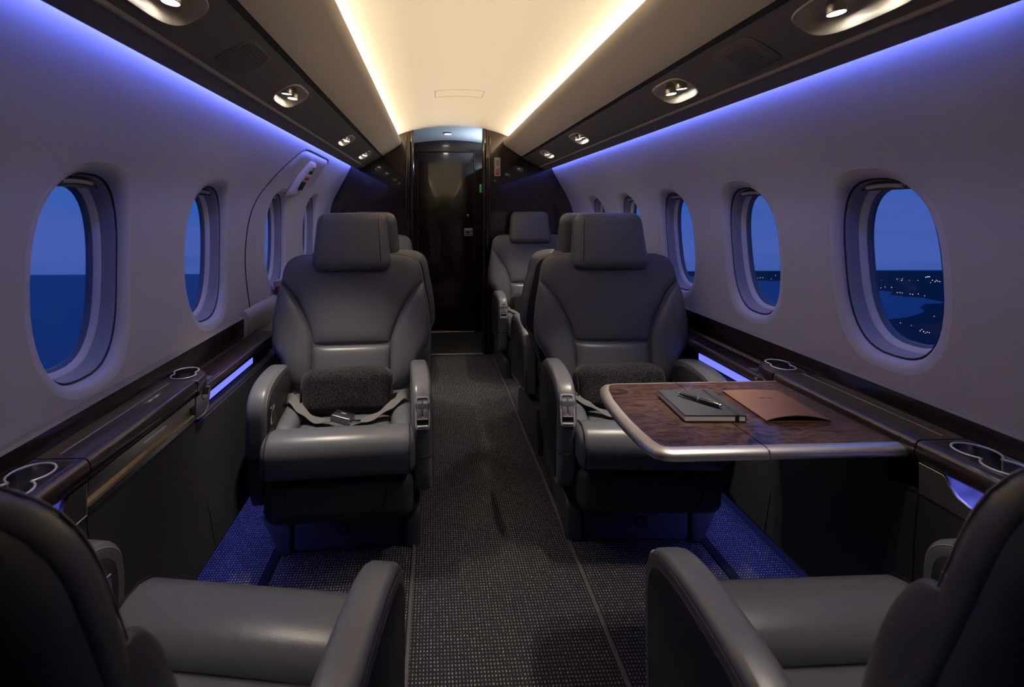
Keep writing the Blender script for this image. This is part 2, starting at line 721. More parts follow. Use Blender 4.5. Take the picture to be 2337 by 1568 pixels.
for nm, P, wins in (('wall_right', WRd, winR), ('wall_left', WLd, winL)):
    mb, at, L = holed(P, Y0, YB, win_holes(P, wins), 24)
    tag(mb.build(nm, 'wall', angle=60), 'ivory curved cabin side wall with oval windows', 'wall', kind='structure')

# windows: moulding, gasket, pane, shade
wn = 0
for side, P, wins in ((1, WRd, winR), (-1, WLd, winL)):
    for (y, z, a, b) in wins:
        wn += 1
        s0 = s_of_z(P, z)
        Lp = [0]
        for i in range(len(P) - 1):
            Lp.append(Lp[-1] + (Vector(P[i + 1]) - Vector(P[i])).length)

        def wat(s):
            j = 0
            while j < len(P) - 2 and Lp[j + 1] < s:
                j += 1
            p0, p1 = Vector(P[j]), Vector(P[j + 1])
            return p0.lerp(p1, (s - Lp[j]) / (Lp[j + 1] - Lp[j]))
        pc = wat(s0)
        t0 = (wat(s0 + .1) - wat(s0 - .1)).normalized()
        nrm = Vector((t0.y, -t0.x)) if side > 0 else Vector((-t0.y, t0.x))
        if nrm.x * side < 0:
            nrm = -nrm

        def pt(dy, ds, d, flat):
            p = wat(s0 + ds)
            q = pc + t0 * ds
            p = p.lerp(q, flat) + nrm * d
            return (p.x, y + dy, p.y)
        # rings: recessed dish, shadow gap, surround, bright inner frame, gasket
        N = 44

        def rings(name, m_, st, par, ang):
            mb = MB()
            for g, d, fl in st:
                mb.v += [pt(p, q, d, fl) for p, q in sell(a + g, b + g, 2.7, N)]
            for k in range(len(st) - 1):
                for i in range(N):
                    mb.f.append((k * N + i, k * N + (i + 1) % N, (k + 1) * N + (i + 1) % N, (k + 1) * N + i))
            return mb.build(name, m_, par, angle=ang)
        w = rings('window_%d' % wn, 'bezel', [(.026, 0, 0), (.019, .0006, .02), (.011, .0025, .06), (.005, .006, .14), (.0015, .010, .3), (0, .014, .5)], None, 180)
        tag(w, 'oval cabin window in ivory moulding', 'window', kind='structure')
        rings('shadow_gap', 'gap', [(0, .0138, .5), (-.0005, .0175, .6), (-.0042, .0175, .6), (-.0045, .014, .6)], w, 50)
        rings('surround', 'surround', [(-.0042, .0142, .6), (-.0060, .0165, .7), (-.0078, .026, .9), (-.0090, .037, 1), (-.0102, .044, 1)], w, 60)
        rings('inner_frame', 'frame', [(-.0098, .043, 1), (-.0130, .0440, 1), (-.0180, .0475, 1), (-.0205, .055, 1)], w, 60)
        rings('gasket', 'seal', [(-.0200, .0545, 1), (-.0230, .0555, 1), (-.0238, .0585, 1), (-.0255, .059, 1), (-.0265, .067, 1)], w, 40)
        mb = MB()
        mb.v = [pt(p, q, .063, 1) for p, q in sell(a - .0245, b - .0245, 2.7, N)] + [pt(p, q, .066, 1) for p, q in sell(a - .0245, b - .0245, 2.7, N)]
        mb.f = [tuple(range(N)), tuple(range(N, 2 * N))] + [(i, (i + 1) % N, N + (i + 1) % N, N + i) for i in range(N)]
        mb.build('pane', 'glass', w, smooth=False)
        # shade: clipped top of the oval
        zc = b - .034
        top = [(p, q) for p, q in sell(a - .0065, b - .0065, 2.7, 88) if q >= zc - 1e-6]
        mb = MB()
        n = len(top)
        mb.v = [pt(p, q, .022, 1) for p, q in top] + [pt(p, q, .030, 1) for p, q in top]
        mb.f = [tuple(range(n)), tuple(range(n, 2 * n))] + [(i, (i + 1) % n, n + (i + 1) % n, n + i) for i in range(n)]
        mb.build('shade', 'shade', w, smooth=False)
        mb = MB()
        tube(mb, [pt(.045 * k, zc + .012 + .003 * (1 - k * k), .0170, 1) for k in (-1, -.5, 0, .5, 1)], .0048, 8)
        mb.build('shade_handle', 'silver', w)

# dome ceiling
def dz(x):
    x = abs(x)
    return 1.590 - .07 * (min(x, .39) / .375) ** 2 - max(0, x - .39) * .02


xs = [-.50 + i * .025 for i in range(41)]
mb = MB()
mb.v = [(x, y, dz(x)) for y in (Y0, YB + .01) for x in xs] + [(x, y, dz(x) + .02) for y in (Y0, YB + .01) for x in xs]
n = len(xs)
mb.f = [(i, i + 1, n + i + 1, n + i) for i in range(n - 1)] + [(2 * n + i, 3 * n + i, 3 * n + i + 1, 2 * n + i + 1) for i in range(n - 1)]
ceil = mb.build('ceiling', 'dome', angle=60)
tag(ceil, 'cream vaulted ceiling lit along both edges', 'ceiling', kind='structure')
mb = MB()
cx0, cx1, cy0, cy1 = -.123, .118, 2.46, 2.60
for p in ([(cx0, cy0), (cx0, cy1)], [(cx1, cy0), (cx1, cy1)], [(cx0 + (cx1 - cx0) * i / 10, cy1) for i in range(11)], [(cx0 + (cx1 - cx0) * i / 10, cy0) for i in range(11)]):
    tube(mb, [(x, y, dz(x) + .0008) for x, y in p], .0016, 6)
mb.build('access_panel_outline', 'psu', ceil)

# rear wall
mb = MB()
box(mb, -1.0, 1.05, Y0 - .03, Y0 - .001, 0, 1.64)
tag(mb.build('wall_back', 'black_out', smooth=False), 'dark rear bulkhead behind the viewer', 'wall', kind='structure')

# front bulkhead with doorway
XL, XR = -.272, .212


def bulk(side, P, xe):
    pts = [(xe, 0)] + [(x, z) for x, z in P if z < 1.30]
    pts += [(side * .66, 1.36), (side * .60, 1.42), (side * .50, 1.53)]
    q = [side * .46, side * .40, side * .34, xe]
    pts += [(x, dz(x) + .003) for x in q]
    return pts


wf = thing('wall_front', (0, YB, 0), 'glossy dark wood bulkhead either side of the doorway', 'wall')
wf['kind'] = 'structure'
for sd, P, xe in ((-1, WLd, XL), (1, WRd, XR)):
    mb = MB()
    soft_extrude(mb, bulk(sd, P, xe), 0, .035, .002, lambda a, b, w: (a, w, b), 1)
    mb.build('bulkhead_panel', 'wood_gloss', wf, angle=30)
    # rounded pilaster at the doorway
    mb = MB()
    xc = xe - sd * .004
    prof = [(.012 * math.cos(t), .014 * math.sin(t)) for t in [PI * k / 10 + PI for k in range(11)]]
    h = dz(xc) - .002
    prf = [(xc + sd * .012 + p, q) for p, q in prof] + [(xc + sd * .026, .0), (xc + sd * .026, .034), (xc, .034)]
    vs = [(p, q, 0.001) for p, q in prf] + [(p, q, h) for p, q in prf]
    k = len(prf)
    mb.add(vs, [(i, (i + 1) % k, k + (i + 1) % k, k + i) for i in range(k)] + [tuple(range(k)), tuple(range(k, 2 * k))])
    mb.build('pilaster', 'wood_gloss', wf, angle=50)
    mb = MB()
    xg = xe + sd * .046
    rbox(mb, (xg, -.004, .76), (.012, .012, 1.52), .0055, 3)
    mb.build('corner_moulding', 'wood_gloss', wf)

# vestibule beyond
mb = MB()
for sx, xe in ((-1, -.36), (1, .30)):
    box(mb, min(xe, xe + sx * .02), max(xe, xe + sx * .02), YB + .036, YD + .05, 0, 1.6)
tag(mb.build('wall_vestibule', 'door', smooth=False), 'dark glossy vestibule side walls beyond the doorway', 'wall', kind='structure')
mb = MB()
n = 21
xs2 = [-.38 + .70 * i / (n - 1) for i in range(n)]
def vz(x):
    return 1.592 - .30 * x * x
mb.v = [(x, y, vz(x) - (0 if y < 3.6 else .018)) for y in (YB + .012, YD + .06) for x in xs2] + [(x, y, vz(x) + .02) for y in (YB + .012, YD + .06) for x in xs2]
mb.f = [(i, i + 1, n + i + 1, n + i) for i in range(n - 1)] + [(2 * n + i, 3 * n + i, 3 * n + i + 1, 2 * n + i + 1) for i in range(n - 1)]
tag(mb.build('ceiling_vestibule', 'vest', angle=60), 'pale blue grey arched vestibule ceiling', 'ceiling', kind='structure')
mb = MB()
for x0, x1, z0, z1 in ((-.38, -.262, 0, 1.62), (.205, .32, 0, 1.62), (-.262, .205, 1.482, 1.62)):
    box(mb, x0, x1, YD, YD + .03, z0, z1)
box(mb, -.38, .32, YD + .032, YD + .05, 0, 1.62)  # unseen backing, added to block sky light in the door gaps
tag(mb.build('wall_galley', 'door', smooth=False), 'dark glossy wall framing the far door', 'wall', kind='structure')
dr = thing('door_1', (0, YD, 0), 'glossy black brown door at the far end of the aisle', 'door')
dr['kind'] = 'structure'
mb = MB()
rbox(mb, (-.0285, .014, .742), (.455, .028, 1.472), .004, 2)
mb.build('door_leaf', 'door', dr)
mb = MB()
for xa, xb in ((-.262, -.2575), (.2005, .205)):
    box(mb, xa, xb, -.006, .004, .01, 1.485)
box(mb, -.262, .205, -.006, .004, 1.4815, 1.4865)
mb.build('door_frame', 'black', dr, smooth=False)
mb = MB()
rbox(mb, (.155, -.004, .819), (.072, .012, .066), .008, 3)
mb.build('lock_plate', 'plastic', dr)
mb = MB()
rbox(mb, (.148, -.011, .823), (.034, .006, .02), .003, 2)
rbox(mb, (.179, -.011, .826), (.011, .006, .02), .002, 2)
rbox(mb, (.152, -.011, .802), (.05, .005, .006), .002, 2)
mb.build('lock_lever', 'black', dr)
mb = MB()
lathe(mb, [(.0, -.004), (.008, -.004), (.011, .0), (.011, .008), (0, .012)], (.151, -.002, .957), 16, (0, -1, 0))
mb.build('door_knob', 'chrome', dr)

# thresholds
for y, x0, x1, lb in ((YB - .004, -.27, .215, 'bright metal threshold strip under the bulkhead doorway'),
                      (YD - .012, -.255, .205, 'thin metal threshold strip at the foot of the far door')):
    mb = MB()
    rbox(mb, ((x0 + x1) / 2, y, .004), (x1 - x0, .018, .008), .003, 2)
    tag(mb.build('threshold_strip', 'metal'), lb, 'threshold strip')

# placard and green marker, vestibule lamp
t = thing('safety_placard', (.312, YB - .001, 1.302), 'tall cream and red placard on the dark bulkhead right of doorway', 'sign')
mb = MB()
rbox(mb, (0, -.003, 0), (.043, .006, .128), .004, 2)
mb.build('backing', 'cream', t)
for z0, z1, m_, x in ((.034, .050, 'plastic', .026), (.004, .034, 'plastic', .022), (-.056, -.018, 'red', .022)):
    mb = MB()
    rbox(mb, (0, -.0066, (z0 + z1) / 2), (x, .002, z1 - z0), .0008, 1)
    mb.build('label_field', m_, t)
mb = MB()
for k, (w, z) in enumerate(((.012, .008), (.015, -.002), (.012, -.009), (.014, -.025), (.012, -.033), (.015, -.041))):
    rbox(mb, (0, -.0075, z), (w, .001, .0045), .0004, 1)
mb.build('print_line', 'white', t)
t = thing('exit_marker', (XR - .0165, YB + .012, 1.152), 'small green marker strip on the right edge of the doorway', 'sign')
mb = MB()
rbox(mb, (0, 0, 0), (.012, .02, .056), .002, 2)
mb.build('marker_face', 'green', t)
t = thing('vestibule_light', (-.024, 3.80, vz(-.024) - .0145), 'round downlight in the pale vestibule ceiling', 'light')
mb = MB()
lathe(mb, [(.0, .004), (.034, .004), (.036, .0), (.030, -.004), (.026, -.004), (.026, .002)], (0, 0, 0), 24)
mb.build('rim', 'vest', t)
mb = MB()
lathe(mb, [(0, -.003), (.025, -.003), (.025, .002)], (0, 0, 0), 24)
mb.build('lens', 'lens', t)

# ------------------------------------------------------------------ overhead bins and service panels
def loft_y(mb, prof, y0, y1, closed=True, ny=1):
    k = len(prof)
    vs = [(x, y0 + (y1 - y0) * j / ny, z) for j in range(ny + 1) for x, z in prof]
    fs = []
    for j in range(ny):
        for i in range(k if closed else k - 1):
            fs.append((j * k + i, j * k + (i + 1) % k, (j + 1) * k + (i + 1) % k, (j + 1) * k + i))
    if closed:
        fs += [tuple(range(k)), tuple(range(ny * k, (ny + 1) * k))]
    return mb.add(vs, fs)


LIGHTS = {}


def cut_holes(ob, cutter):
    """cut wells into a solid and keep only the result"""
    c = cutter.build('cutter', 'wood', ob.parent)
    md = ob.modifiers.new('wells', 'BOOLEAN')
    md.object = c
    md.operation = 'DIFFERENCE'
    md.solver = 'EXACT'
    md.use_self = True
    bpy.context.view_layer.update()
    me = bpy.data.meshes.new_from_object(ob.evaluated_get(bpy.context.evaluated_depsgraph_get()))
    ob.modifiers.clear()
    ob.data = me
    bpy.data.objects.remove(c)


for sd, nm in ((-1, 'left'), (1, 'right')):
    prof = [(.50, 1.515), (.50, 1.458), (.40, 1.455), (.385, 1.464), (.379, 1.484), (.373, 1.4895), (.365, 1.4895), (.358, 1.4850),
            (.3535, 1.476), (.3540, 1.466), (.361, 1.453), (.372, 1.4455), (.390, 1.433), (.48, 1.3745), (.480, 1.390), (.53, 1.42), (.51, 1.515)]
    mb = MB()
    loft_y(mb, [(sd * x, z) for x, z in prof], Y0, YB - .002)
    ob = mb.build('overhead_bin', 'bin', angle=35)
    tag(ob, 'long rounded taupe overhead bin along the %s side of ceiling' % nm, 'overhead bin')
    mb = MB()
    loft_y(mb, [(sd * x, z) for x, z in ((.4805, 1.376), (.492, 1.368), (.500, 1.372), (.489, 1.386))], Y0, YB - .003)
    mb.build('shadow_gap', 'groove', ob, angle=30)
    # service panel with light and speaker openings
    A, B_ = Vector((sd * .492, 1.3655)), Vector((sd * .606, 1.3025))
    ln = (B_ - A).length
    if sd < 0:
        spots_ = [(.790, .112, .042), (1.500, .086, .042), (2.44, .080, .038), (3.08, .080, .038)]
        spk = (1.135, .074, .046)
    else:
        spots_ = [(.785, .112, .042), (1.390, .086, .042), (2.325, .080, .038), (2.985, .080, .038)]
        spk = (1.070, .074, .046)
    hs = [[(y + p, ln * .485 + q) for p, q in sell(a, b, 3.2, 36)] for y, a, b in spots_]
    mb, at, L = holed([A, B_], Y0, YB - .003, hs, 6)
    sp = mb.build('service_panel', 'psu', angle=60)
    tag(sp, 'dark taupe overhead service panel running above the %s seats' % nm, 'service panel')
    mb = MB()
    loft_y(mb, [(sd * x, z) for x, z in ((.6030, 1.3052), (.6055, 1.2992), (.610, 1.2966), (.6140, 1.2985), (.610, 1.3060))], Y0, YB - .003)
    mb.build('edge_bead', 'bin', sp, angle=60)
    mb = MB()
    loft_y(mb, [(sd * x, z) for x, z in ((.6125, 1.2990), (.648, 1.2795), (.6535, 1.280), (.656, 1.285), (.656, 1.318), (.640, 1.334), (.59, 1.345), (.61, 1.31))], Y0, YB - .003)
    mb.build('valance', 'valance', sp, angle=35)
    tdir = (B_ - A).normalized()
    nin = Vector((-tdir.y, tdir.x))
    if nin.y > 0:
        nin = -nin        # into the cabin (down)
    for i, (y, a, b) in enumerate(spots_):
        c2 = A + tdir * ln * .485

        def lp(dy, ds, d):
            q = c2 + tdir * ds - nin * d     # d positive goes up into the panel
            return (q.x, y + dy, q.y)
        wh = ['cut by the top of the frame', 'next to the speaker grille', 'second from the far bulkhead', 'closest to the far bulkhead'][i]
        t = thing('reading_light', lp(0, 0, 0), 'twin reading light bowl in the %s overhead panel, %s' % (nm, wh), 'reading light', 'reading lights in the overhead panels')
        o0 = Vector(lp(0, 0, 0))

        def rel(p):
            return tuple(Vector(p) - o0)
        mb = MB()
        N = 36
        st = [(.002, -.0015), (.0035, .0), (.001, -.0025), (-.003, .001), (-.006, .010), (-.010, .022), (-.016, .030), (-.026, .034)]
        for g, d in st:
            mb.v += [rel(lp(p, q, d)) for p, q in sell(a + g, b + g, 3.2, N)]
        for k in range(len(st) - 1):
            for j in range(N):
                mb.f.append((k * N + j, k * N + (j + 1) % N, (k + 1) * N + (j + 1) % N, (k + 1) * N + j))
        mb.f.append(tuple(range((len(st) - 1) * N, len(st) * N)))
        mb.build('bowl', 'cream', t, angle=60)
        for q in (-1, 1):
            pc3 = Vector(rel(lp(q * a * .36, -.002, .012)))
            ax = Vector((sd * .10, .06 if q < 0 else -.06, -1)).normalized()
            mb = MB()
            lathe(mb, [(.0, -.020), (.007, -.020), (.009, -.014), (.013, -.008), (.0150, .0), (.0150, .011), (.0137, .0125), (.0135, .010)], pc3, 20, ax)
            lamp = mb.build('lamp_head', 'metal', t)
            mb = MB()
            lathe(mb, [(.0135, .008), (.0132, .0112), (.0, .0122)], pc3, 20, ax)
            mb.build('lens', 'lens', lamp)
            LIGHTS.setdefault(nm, []).append((o0 + pc3 + ax * .018, i, q))
    # speaker
    y, a, b = spk
    c2 = A + tdir * ln * .485

    def lp(dy, ds, d):
        q = c2 + tdir * ds - nin * d
        return (q.x, y + dy, q.y)
    o0 = Vector(lp(0, 0, 0))
    t = thing('speaker_grille', o0, 'flat %s speaker grille in the %s overhead panel' % ('fine mesh' if sd < 0 else 'perforated', nm), 'speaker')
    mb = MB()
    N = 36
    for g, d in ((0, .001), (0, -.0012), (-.003, -.0022)):
        mb.v += [tuple(Vector(lp(p, q, d)) - o0) for p, q in sell(a + g, b + g, 6, N)]
    for k in range(2):
        for j in range(N):
            mb.f.append((k * N + j, k * N + (j + 1) % N, (k + 1) * N + (j + 1) % N, (k + 1) * N + j))
    mb.f.append(tuple(range(2 * N, 3 * N)))
    mb.build('rim', 'psu', t, angle=30)
    mb = MB()
    mb.v = [tuple(Vector(lp(p, q, -.0026)) - o0) for p, q in sell(a * (.9 if sd < 0 else .55), b * (.88 if sd < 0 else .6), 6, N)] + \
           [tuple(Vector(lp(p, q, -.0018)) - o0) for p, q in sell(a * (.9 if sd < 0 else .55), b * (.88 if sd < 0 else .6), 6, N)]
    mb.f = [tuple(range(N)), tuple(range(N, 2 * N))] + [(i, (i + 1) % N, N + (i + 1) % N, N + i) for i in range(N)]
    mb.build('mesh_field', 'grille', t, smooth=False)

# ------------------------------------------------------------------ floor strips
k = 0
for x, w, m_, h in ((-.189, .010, 'runner', .006), (.278, .012, 'runner', .006), (-.587, .026, 'track', .004), (.688, .030, 'track', .004)):
    k += 1
    mb = MB()
    rbox(mb, (x, (Y0 + YB) / 2, h / 2 - .0005), (w, YB - Y0 - .02, h), .002, 2)
    tag(mb.build('trim_%d' % k, m_), 'narrow strip let into the carpet beside the seats', 'floor trim', kind='structure')

# ------------------------------------------------------------------ side ledges
ZT = .576


def nose(xb, xn, zt, th, sd):
    """ledge profile from the wall edge xb to the nose xn (abs values), zt top"""
    r = .012
    pts = [(xb, zt), (xn + .02, zt)]
    for k in range(7):
        a = PI / 2 - PI * k / 6
        pts.append((xn + r - r * math.cos(PI / 2 - abs(a)) * 1.0 if False else xn + r - r * math.cos(a), zt - th / 2 + (th / 2) * math.sin(a)))
    pts += [(xn + .02, zt - th), (xb, zt - th)]
    return [(sd * x, z) for x, z in pts]


for sd, nm, xb, xn, yst in ((-1, 'left', .814, .716, 1.84), (1, 'right', .862, .756, 3.47)):
    t = thing('side_ledge', (sd * xb, .9, 0), 'dark walnut ledge and drawer console along the %s wall' % nm, 'ledge')
    o0 = Vector((sd * xb, .9, 0))
    xr = .733 if sd < 0 else .782
    dz_ = .013

    def addm(mb, name, m_, par=None, **kw):
        mb.v = [tuple(Vector(p) - o0) for p in mb.v]
        return mb.build(name, m_, par or t, **kw)
    # back strip
    mb = MB()
    s = .5
    loft_y(mb, [(sd * (xb - .004), ZT - .03), (sd * (xb - .004), .612), (sd * (xb + .000), .617), (sd * (xb + .012), .618), (sd * (xb + .014), .53)], Y0 + .01, yst)
    addm(mb, 'back_rail', 'wood_gloss', angle=40)
    mb = MB()
    loft_y(mb, [(sd * (xb - .0045), .6125), (sd * (xb - .0005), .6178), (sd * (xb + .012), .6190), (sd * (xb + .012), .6165), (sd * (xb - .0005), .6155)], Y0 + .01, yst)
    addm(mb, 'rail_cap', 'valance', angle=40)
    # console tops
    for (ya, yb_) in ((Y0 + .01, .8885), (.8915, 1.279)):
        mb = MB()
        loft_y(mb, nose(xb - .003, xn, ZT, .040, sd), ya, yb_)
        ct = addm(mb, 'console_top', 'wood', angle=50)
        if ya < 0:
            near_top = ct
    # rounded end piece
    pl = [(xb - .003, 1.282), (xn, 1.282)]
    for k in range(1, 9):
        a = PI / 2 * k / 8
        pl.append((xn + (xb - .003 - xn) * (1 - math.cos(a)) * .95, 1.312 + .090 * math.sin(a)))
    pl.append((xb - .003, 1.404))
    pl = [(sd * x, y) for x, y in pl]
    mb = MB()
    soft_extrude(mb, pl, ZT - .040, ZT, .010, lambda a, b, w: (a, b, w), 3)
    end_top = addm(mb, 'console_end', 'wood', angle=50)
    # inlay line
    mb = MB()
    xi = sd * (xb - .036)
    rbox(mb, (xi, 1.085, ZT + .0003), (.0022, .36, .001), .0004, 1)
    addm(mb, 'inlay_line', 'bin')
    # cup holders: two at the near end, two on the far end piece
    xc = (xb + xn) / 2
    cups = ((xc + .013, .842), (xc + .004, .786), (xc + .006, 1.322), (xc + .015, 1.358))
    for ob_, cc in ((near_top, cups[:2]), (end_top, cups[2:])):
        cb = MB()
        for q, (cxx, cyy) in enumerate(cc):
            rr = .032 if cyy < 1 else .029
            lathe(cb, [(rr, ZT - .030 + .0006 * q), (rr, ZT + .02)], (sd * cxx - o0.x, cyy - o0.y, -o0.z), 40)
        cut_holes(ob_, cb)
        for q, (cxx, cyy) in enumerate(cc):
            rr = .032 if cyy < 1 else .029
            other = Vector(cc[1 - q])
            ring, wall_ = [], []
            for k in range(73):
                a = 2 * PI * k / 72
                p = Vector((cxx + rr * math.cos(a), cyy + rr * math.sin(a)))
                ring.append(((p - other).length > rr + .0005, p))
            # start the run inside the overlap so the open rim is one piece
            on = [k for k in range(72) if ring[k][0]]
            st0 = next((k for k in on if not ring[k - 1][0]), 0)
            run = []
            for k in range(72):
                j = (st0 + k) % 72
                if not ring[j][0]:
                    break
                run.append(ring[j][1])
            if len(run) == 72:
                run.append(run[0])
            mb = MB()
            tube(mb, [(sd * p.x, p.y, ZT + .0008) for p in run], .0020, 8)
            c_ = addm(mb, 'cup_holder', 'silver', angle=60)
            mb = MB()
            n_ = len(run)
            mb.v = [(sd * (cxx + (p.x - cxx) * .985), cyy + (p.y - cyy) * .985, z) for z in (ZT + .0008, ZT - .028) for p in run]
            mb.v.append((sd * cxx, cyy, ZT - .028))
            mb.f = [(k, k + 1, n_ + k + 1, n_ + k) for k in range(n_ - 1)] + [(n_ + k, n_ + k + 1, 2 * n_) for k in range(n_ - 1)]
            addm(mb, 'cup_well', 'steel', c_, angle=40)
    # row ledge behind the console
    yr1 = 1.98 if sd < 0 else 3.47
    zr = .533
    mb = MB()
    loft_y(mb, nose(xb - .003, xr, zr, .030, sd), 1.27, yr1)
    addm(mb, 'row_ledge', 'wood', angle=50)
    mb = MB()
    loft_y(mb, [(sd * x, z) for x, z in ((xr + .045, .502), (xr + .045, .462), (xr + .009, .452), (xr + .003, .458), (xr + .020, .468), (xr + .022, .502))], 1.33, yr1)
    addm(mb, 'slot_liner', 'black', angle=40)
    mb = MB()
    rbox(mb, (sd * (xr + .020), 1.565 if sd < 0 else 1.55, .487), (.006, .39 if sd < 0 else .36, .024), .002, 2)
    addm(mb, 'light_strip', 'led')
    # small metal escutcheon set in the row ledge
    mb = MB()
    rbox(mb, (sd * (xr + .034), 1.432, zr + .001), (.034, .030, .003), .001, 2)
    addm(mb, 'metal_plate', 'metal')
    # console light pocket end wall
    mb = MB()
    soft_extrude(mb, [(1.282, .535), (1.282, .479), (1.33, .475), (1.352, .488), (1.360, .513), (1.366, .535), (1.356, .535), (1.348, .518), (1.330, .513), (1.318, .520), (1.312, .535)],
                 sd * (xn + .006), sd * (xn + .016), .0015, lambda a, b, w: (w, a, b), 1)
    addm(mb, 'end_fascia', 'metal', angle=40)
    # drawer fascia with a finger groove
    fx = xn + .006
    fp = [(x, z + dz_) for x, z in [(fx + .010, .524), (fx, .523), (fx, .505), (fx + .004, .502), (fx + .013, .498), (fx + .016, .490), (fx + .011, .483), (fx + .004, .479), (fx - .001, .478), (fx - .001, .467), (fx + .012, .466)]]
    if sd < 0:
        mb = MB()
        loft_y(mb, [(sd * x, z) for x, z in fp], .893, 1.278)
        fo = addm(mb, 'drawer_fascia', 'metal', angle=35)
        mb = MB()
        loft_y(mb, [(sd * x, z + dz_) for x, z in ((fx + .0042, .5016), (fx + .0128, .4975), (fx + .0155, .490), (fx + .0105, .4835), (fx + .0045, .4796), (fx + .014, .482), (fx + .0175, .49), (fx + .014, .4995))], .895, 1.276)
        addm(mb, 'finger_groove', 'bronze', fo, angle=60)
        mb = MB()
        rbox(mb, (sd * (fx + .0005), 1.10, .5085 + dz_), (.005, .085, .0075), .002, 2)
        addm(mb, 'fascia_bar', 'edge', fo)  # narrow satin bar set on the fascia
    else:
        mb = MB()
        loft_y(mb, [(sd * x, z + dz_) for x, z in ((fx + .05, .524), (fx + .052, .468), (fx, .466), (fx + .002, .462), (fx + .06, .462), (fx + .06, .524))], .893, 1.278)
        addm(mb, 'table_stowage', 'black', angle=35)
    # near fascia with a lit pocket
    poly = [(y, z + dz_) for y, z in [(.8885, .466), (.8885, .523), (.845, .523), (.840, .519), (.832, .508), (.820, .497), (.802, .4915), (.50, .4915), (.20, .4915), (.17, .50), (.15, .523), (Y0 + .02, .523), (Y0 + .02, .466)]]
    mb = MB()
    soft_extrude(mb, poly, sd * fx, sd * (fx + .006), .001, lambda a, b, w: (w, a, b), 1)
    addm(mb, 'pocket_fascia', 'metal', angle=40)
    mb = MB()
    loft_y(mb, [(sd * x, z + dz_) for x, z in ((fx + .006, .488), (fx + .050, .486), (fx + .056, .492), (fx + .056, .5245), (fx + .062, .5245), (fx + .062, .480), (fx + .006, .484))], .16, .845)
    box(mb, min(sd * (fx + .006), sd * (fx + .06)), max(sd * (fx + .006), sd * (fx + .06)), .845, .849, .484 + dz_, .5245 + dz_)
    addm(mb, 'pocket_liner', 'pocket', angle=40)
    # lower side panels
    xl = .672 if sd < 0 else .735
    for (ya, yb_, m_) in ((Y0 + .01, .8885, 'panel'), (.8915, 1.279, 'panel'), (1.282, yr1 if sd > 0 else 3.4, 'panel')):
        top = .478 if yb_ < 1.4 else .455
        fq = fx if yb_ < 1.4 else xr - .004
        mb = MB()
        loft_y(mb, [(sd * x, z) for x, z in ((fq + .002, top), (fq - .006, .40), (xl + .015, .25), (xl, .158), (xl + .004, .150), (xl + .03, .150), (xl + .05, .26), (fq + .03, .42), (fq + .03, top))], ya, yb_)
        addm(mb, 'side_panel', m_, angle=35)
    # kick recess closing the wall behind the foot light
    mb = MB()
    loft_y(mb, [(sd * x, z) for x, z in ((xl + .128, .0), (xl + .128, .16), (xl + .030, .162), (xl + .030, .172), (xl + .134, .172), (xl + .134, .0))], Y0 + .01, 3.4)
    addm(mb, 'kick_panel', 'panel', angle=35)

# ------------------------------------------------------------------ emergency hatch on the left wall
def wallL(y, z, d=0):
    for i in range(len(WLd) - 1):
        a, b = WLd[i], WLd[i + 1]
        if min(a[1], b[1]) <= z <= max(a[1], b[1]):
            q = Vector(a).lerp(Vector(b), (z - a[1]) / (b[1] - a[1]))
            tt = (Vector(b) - Vector(a)).normalized()
            n_ = Vector((tt.y, -tt.x))
            if n_.x < 0:
                n_ = -n_
            q = q + n_ * d
            return Vector((q.x, y, q.y))


t = thing('emergency_hatch', (-.82, 2.35, .6), 'ivory emergency exit hatch panel with red and white label, left wall', 'hatch')
o0 = Vector((-.82, 2.35, .6))
# raised outline frame
path = [(1.945, .56), (1.945, .70), (1.955, .85), (1.985, .98), (2.05, 1.08), (2.13, 1.165), (2.22, 1.235), (2.285, 1.268), (2.34, 1.279), (2.6, 1.279), (2.78, 1.277), (2.815, 1.262)]
pp = resample([(a, b) for a, b in path], 46)
mb = MB()
tube(mb, [tuple(wallL(p.x, p.y, .001) - o0) for p in pp], .0022, 6)
mb.build('hatch_seam', 'groove', t)
# top raised cover
mb = MB()
ny, nz = 14, 14
for j in range(nz + 1):
    z = 1.085 + (1.272 - 1.085) * j / nz
    yl = [q for q in pp if q.x < 2.33]
    ys = min(yl, key=lambda q: abs(q.y - z)).x + .006
    for i in range(ny + 1):
        y = ys + (2.80 - ys) * i / ny
        e = (j / nz) ** 1.3 * max(0, 1 - (j / nz) ** 14) ** .5 * max(0, 1 - abs(2 * i / ny - 1) ** 10) ** .5
        mb.v.append(tuple(wallL(y, z, -.0015 + .016 * e) - o0))
for j in range(nz):
    for i in range(ny):
        a_ = j * (ny + 1) + i
        mb.f.append((a_, a_ + 1, a_ + ny + 2, a_ + ny + 1))
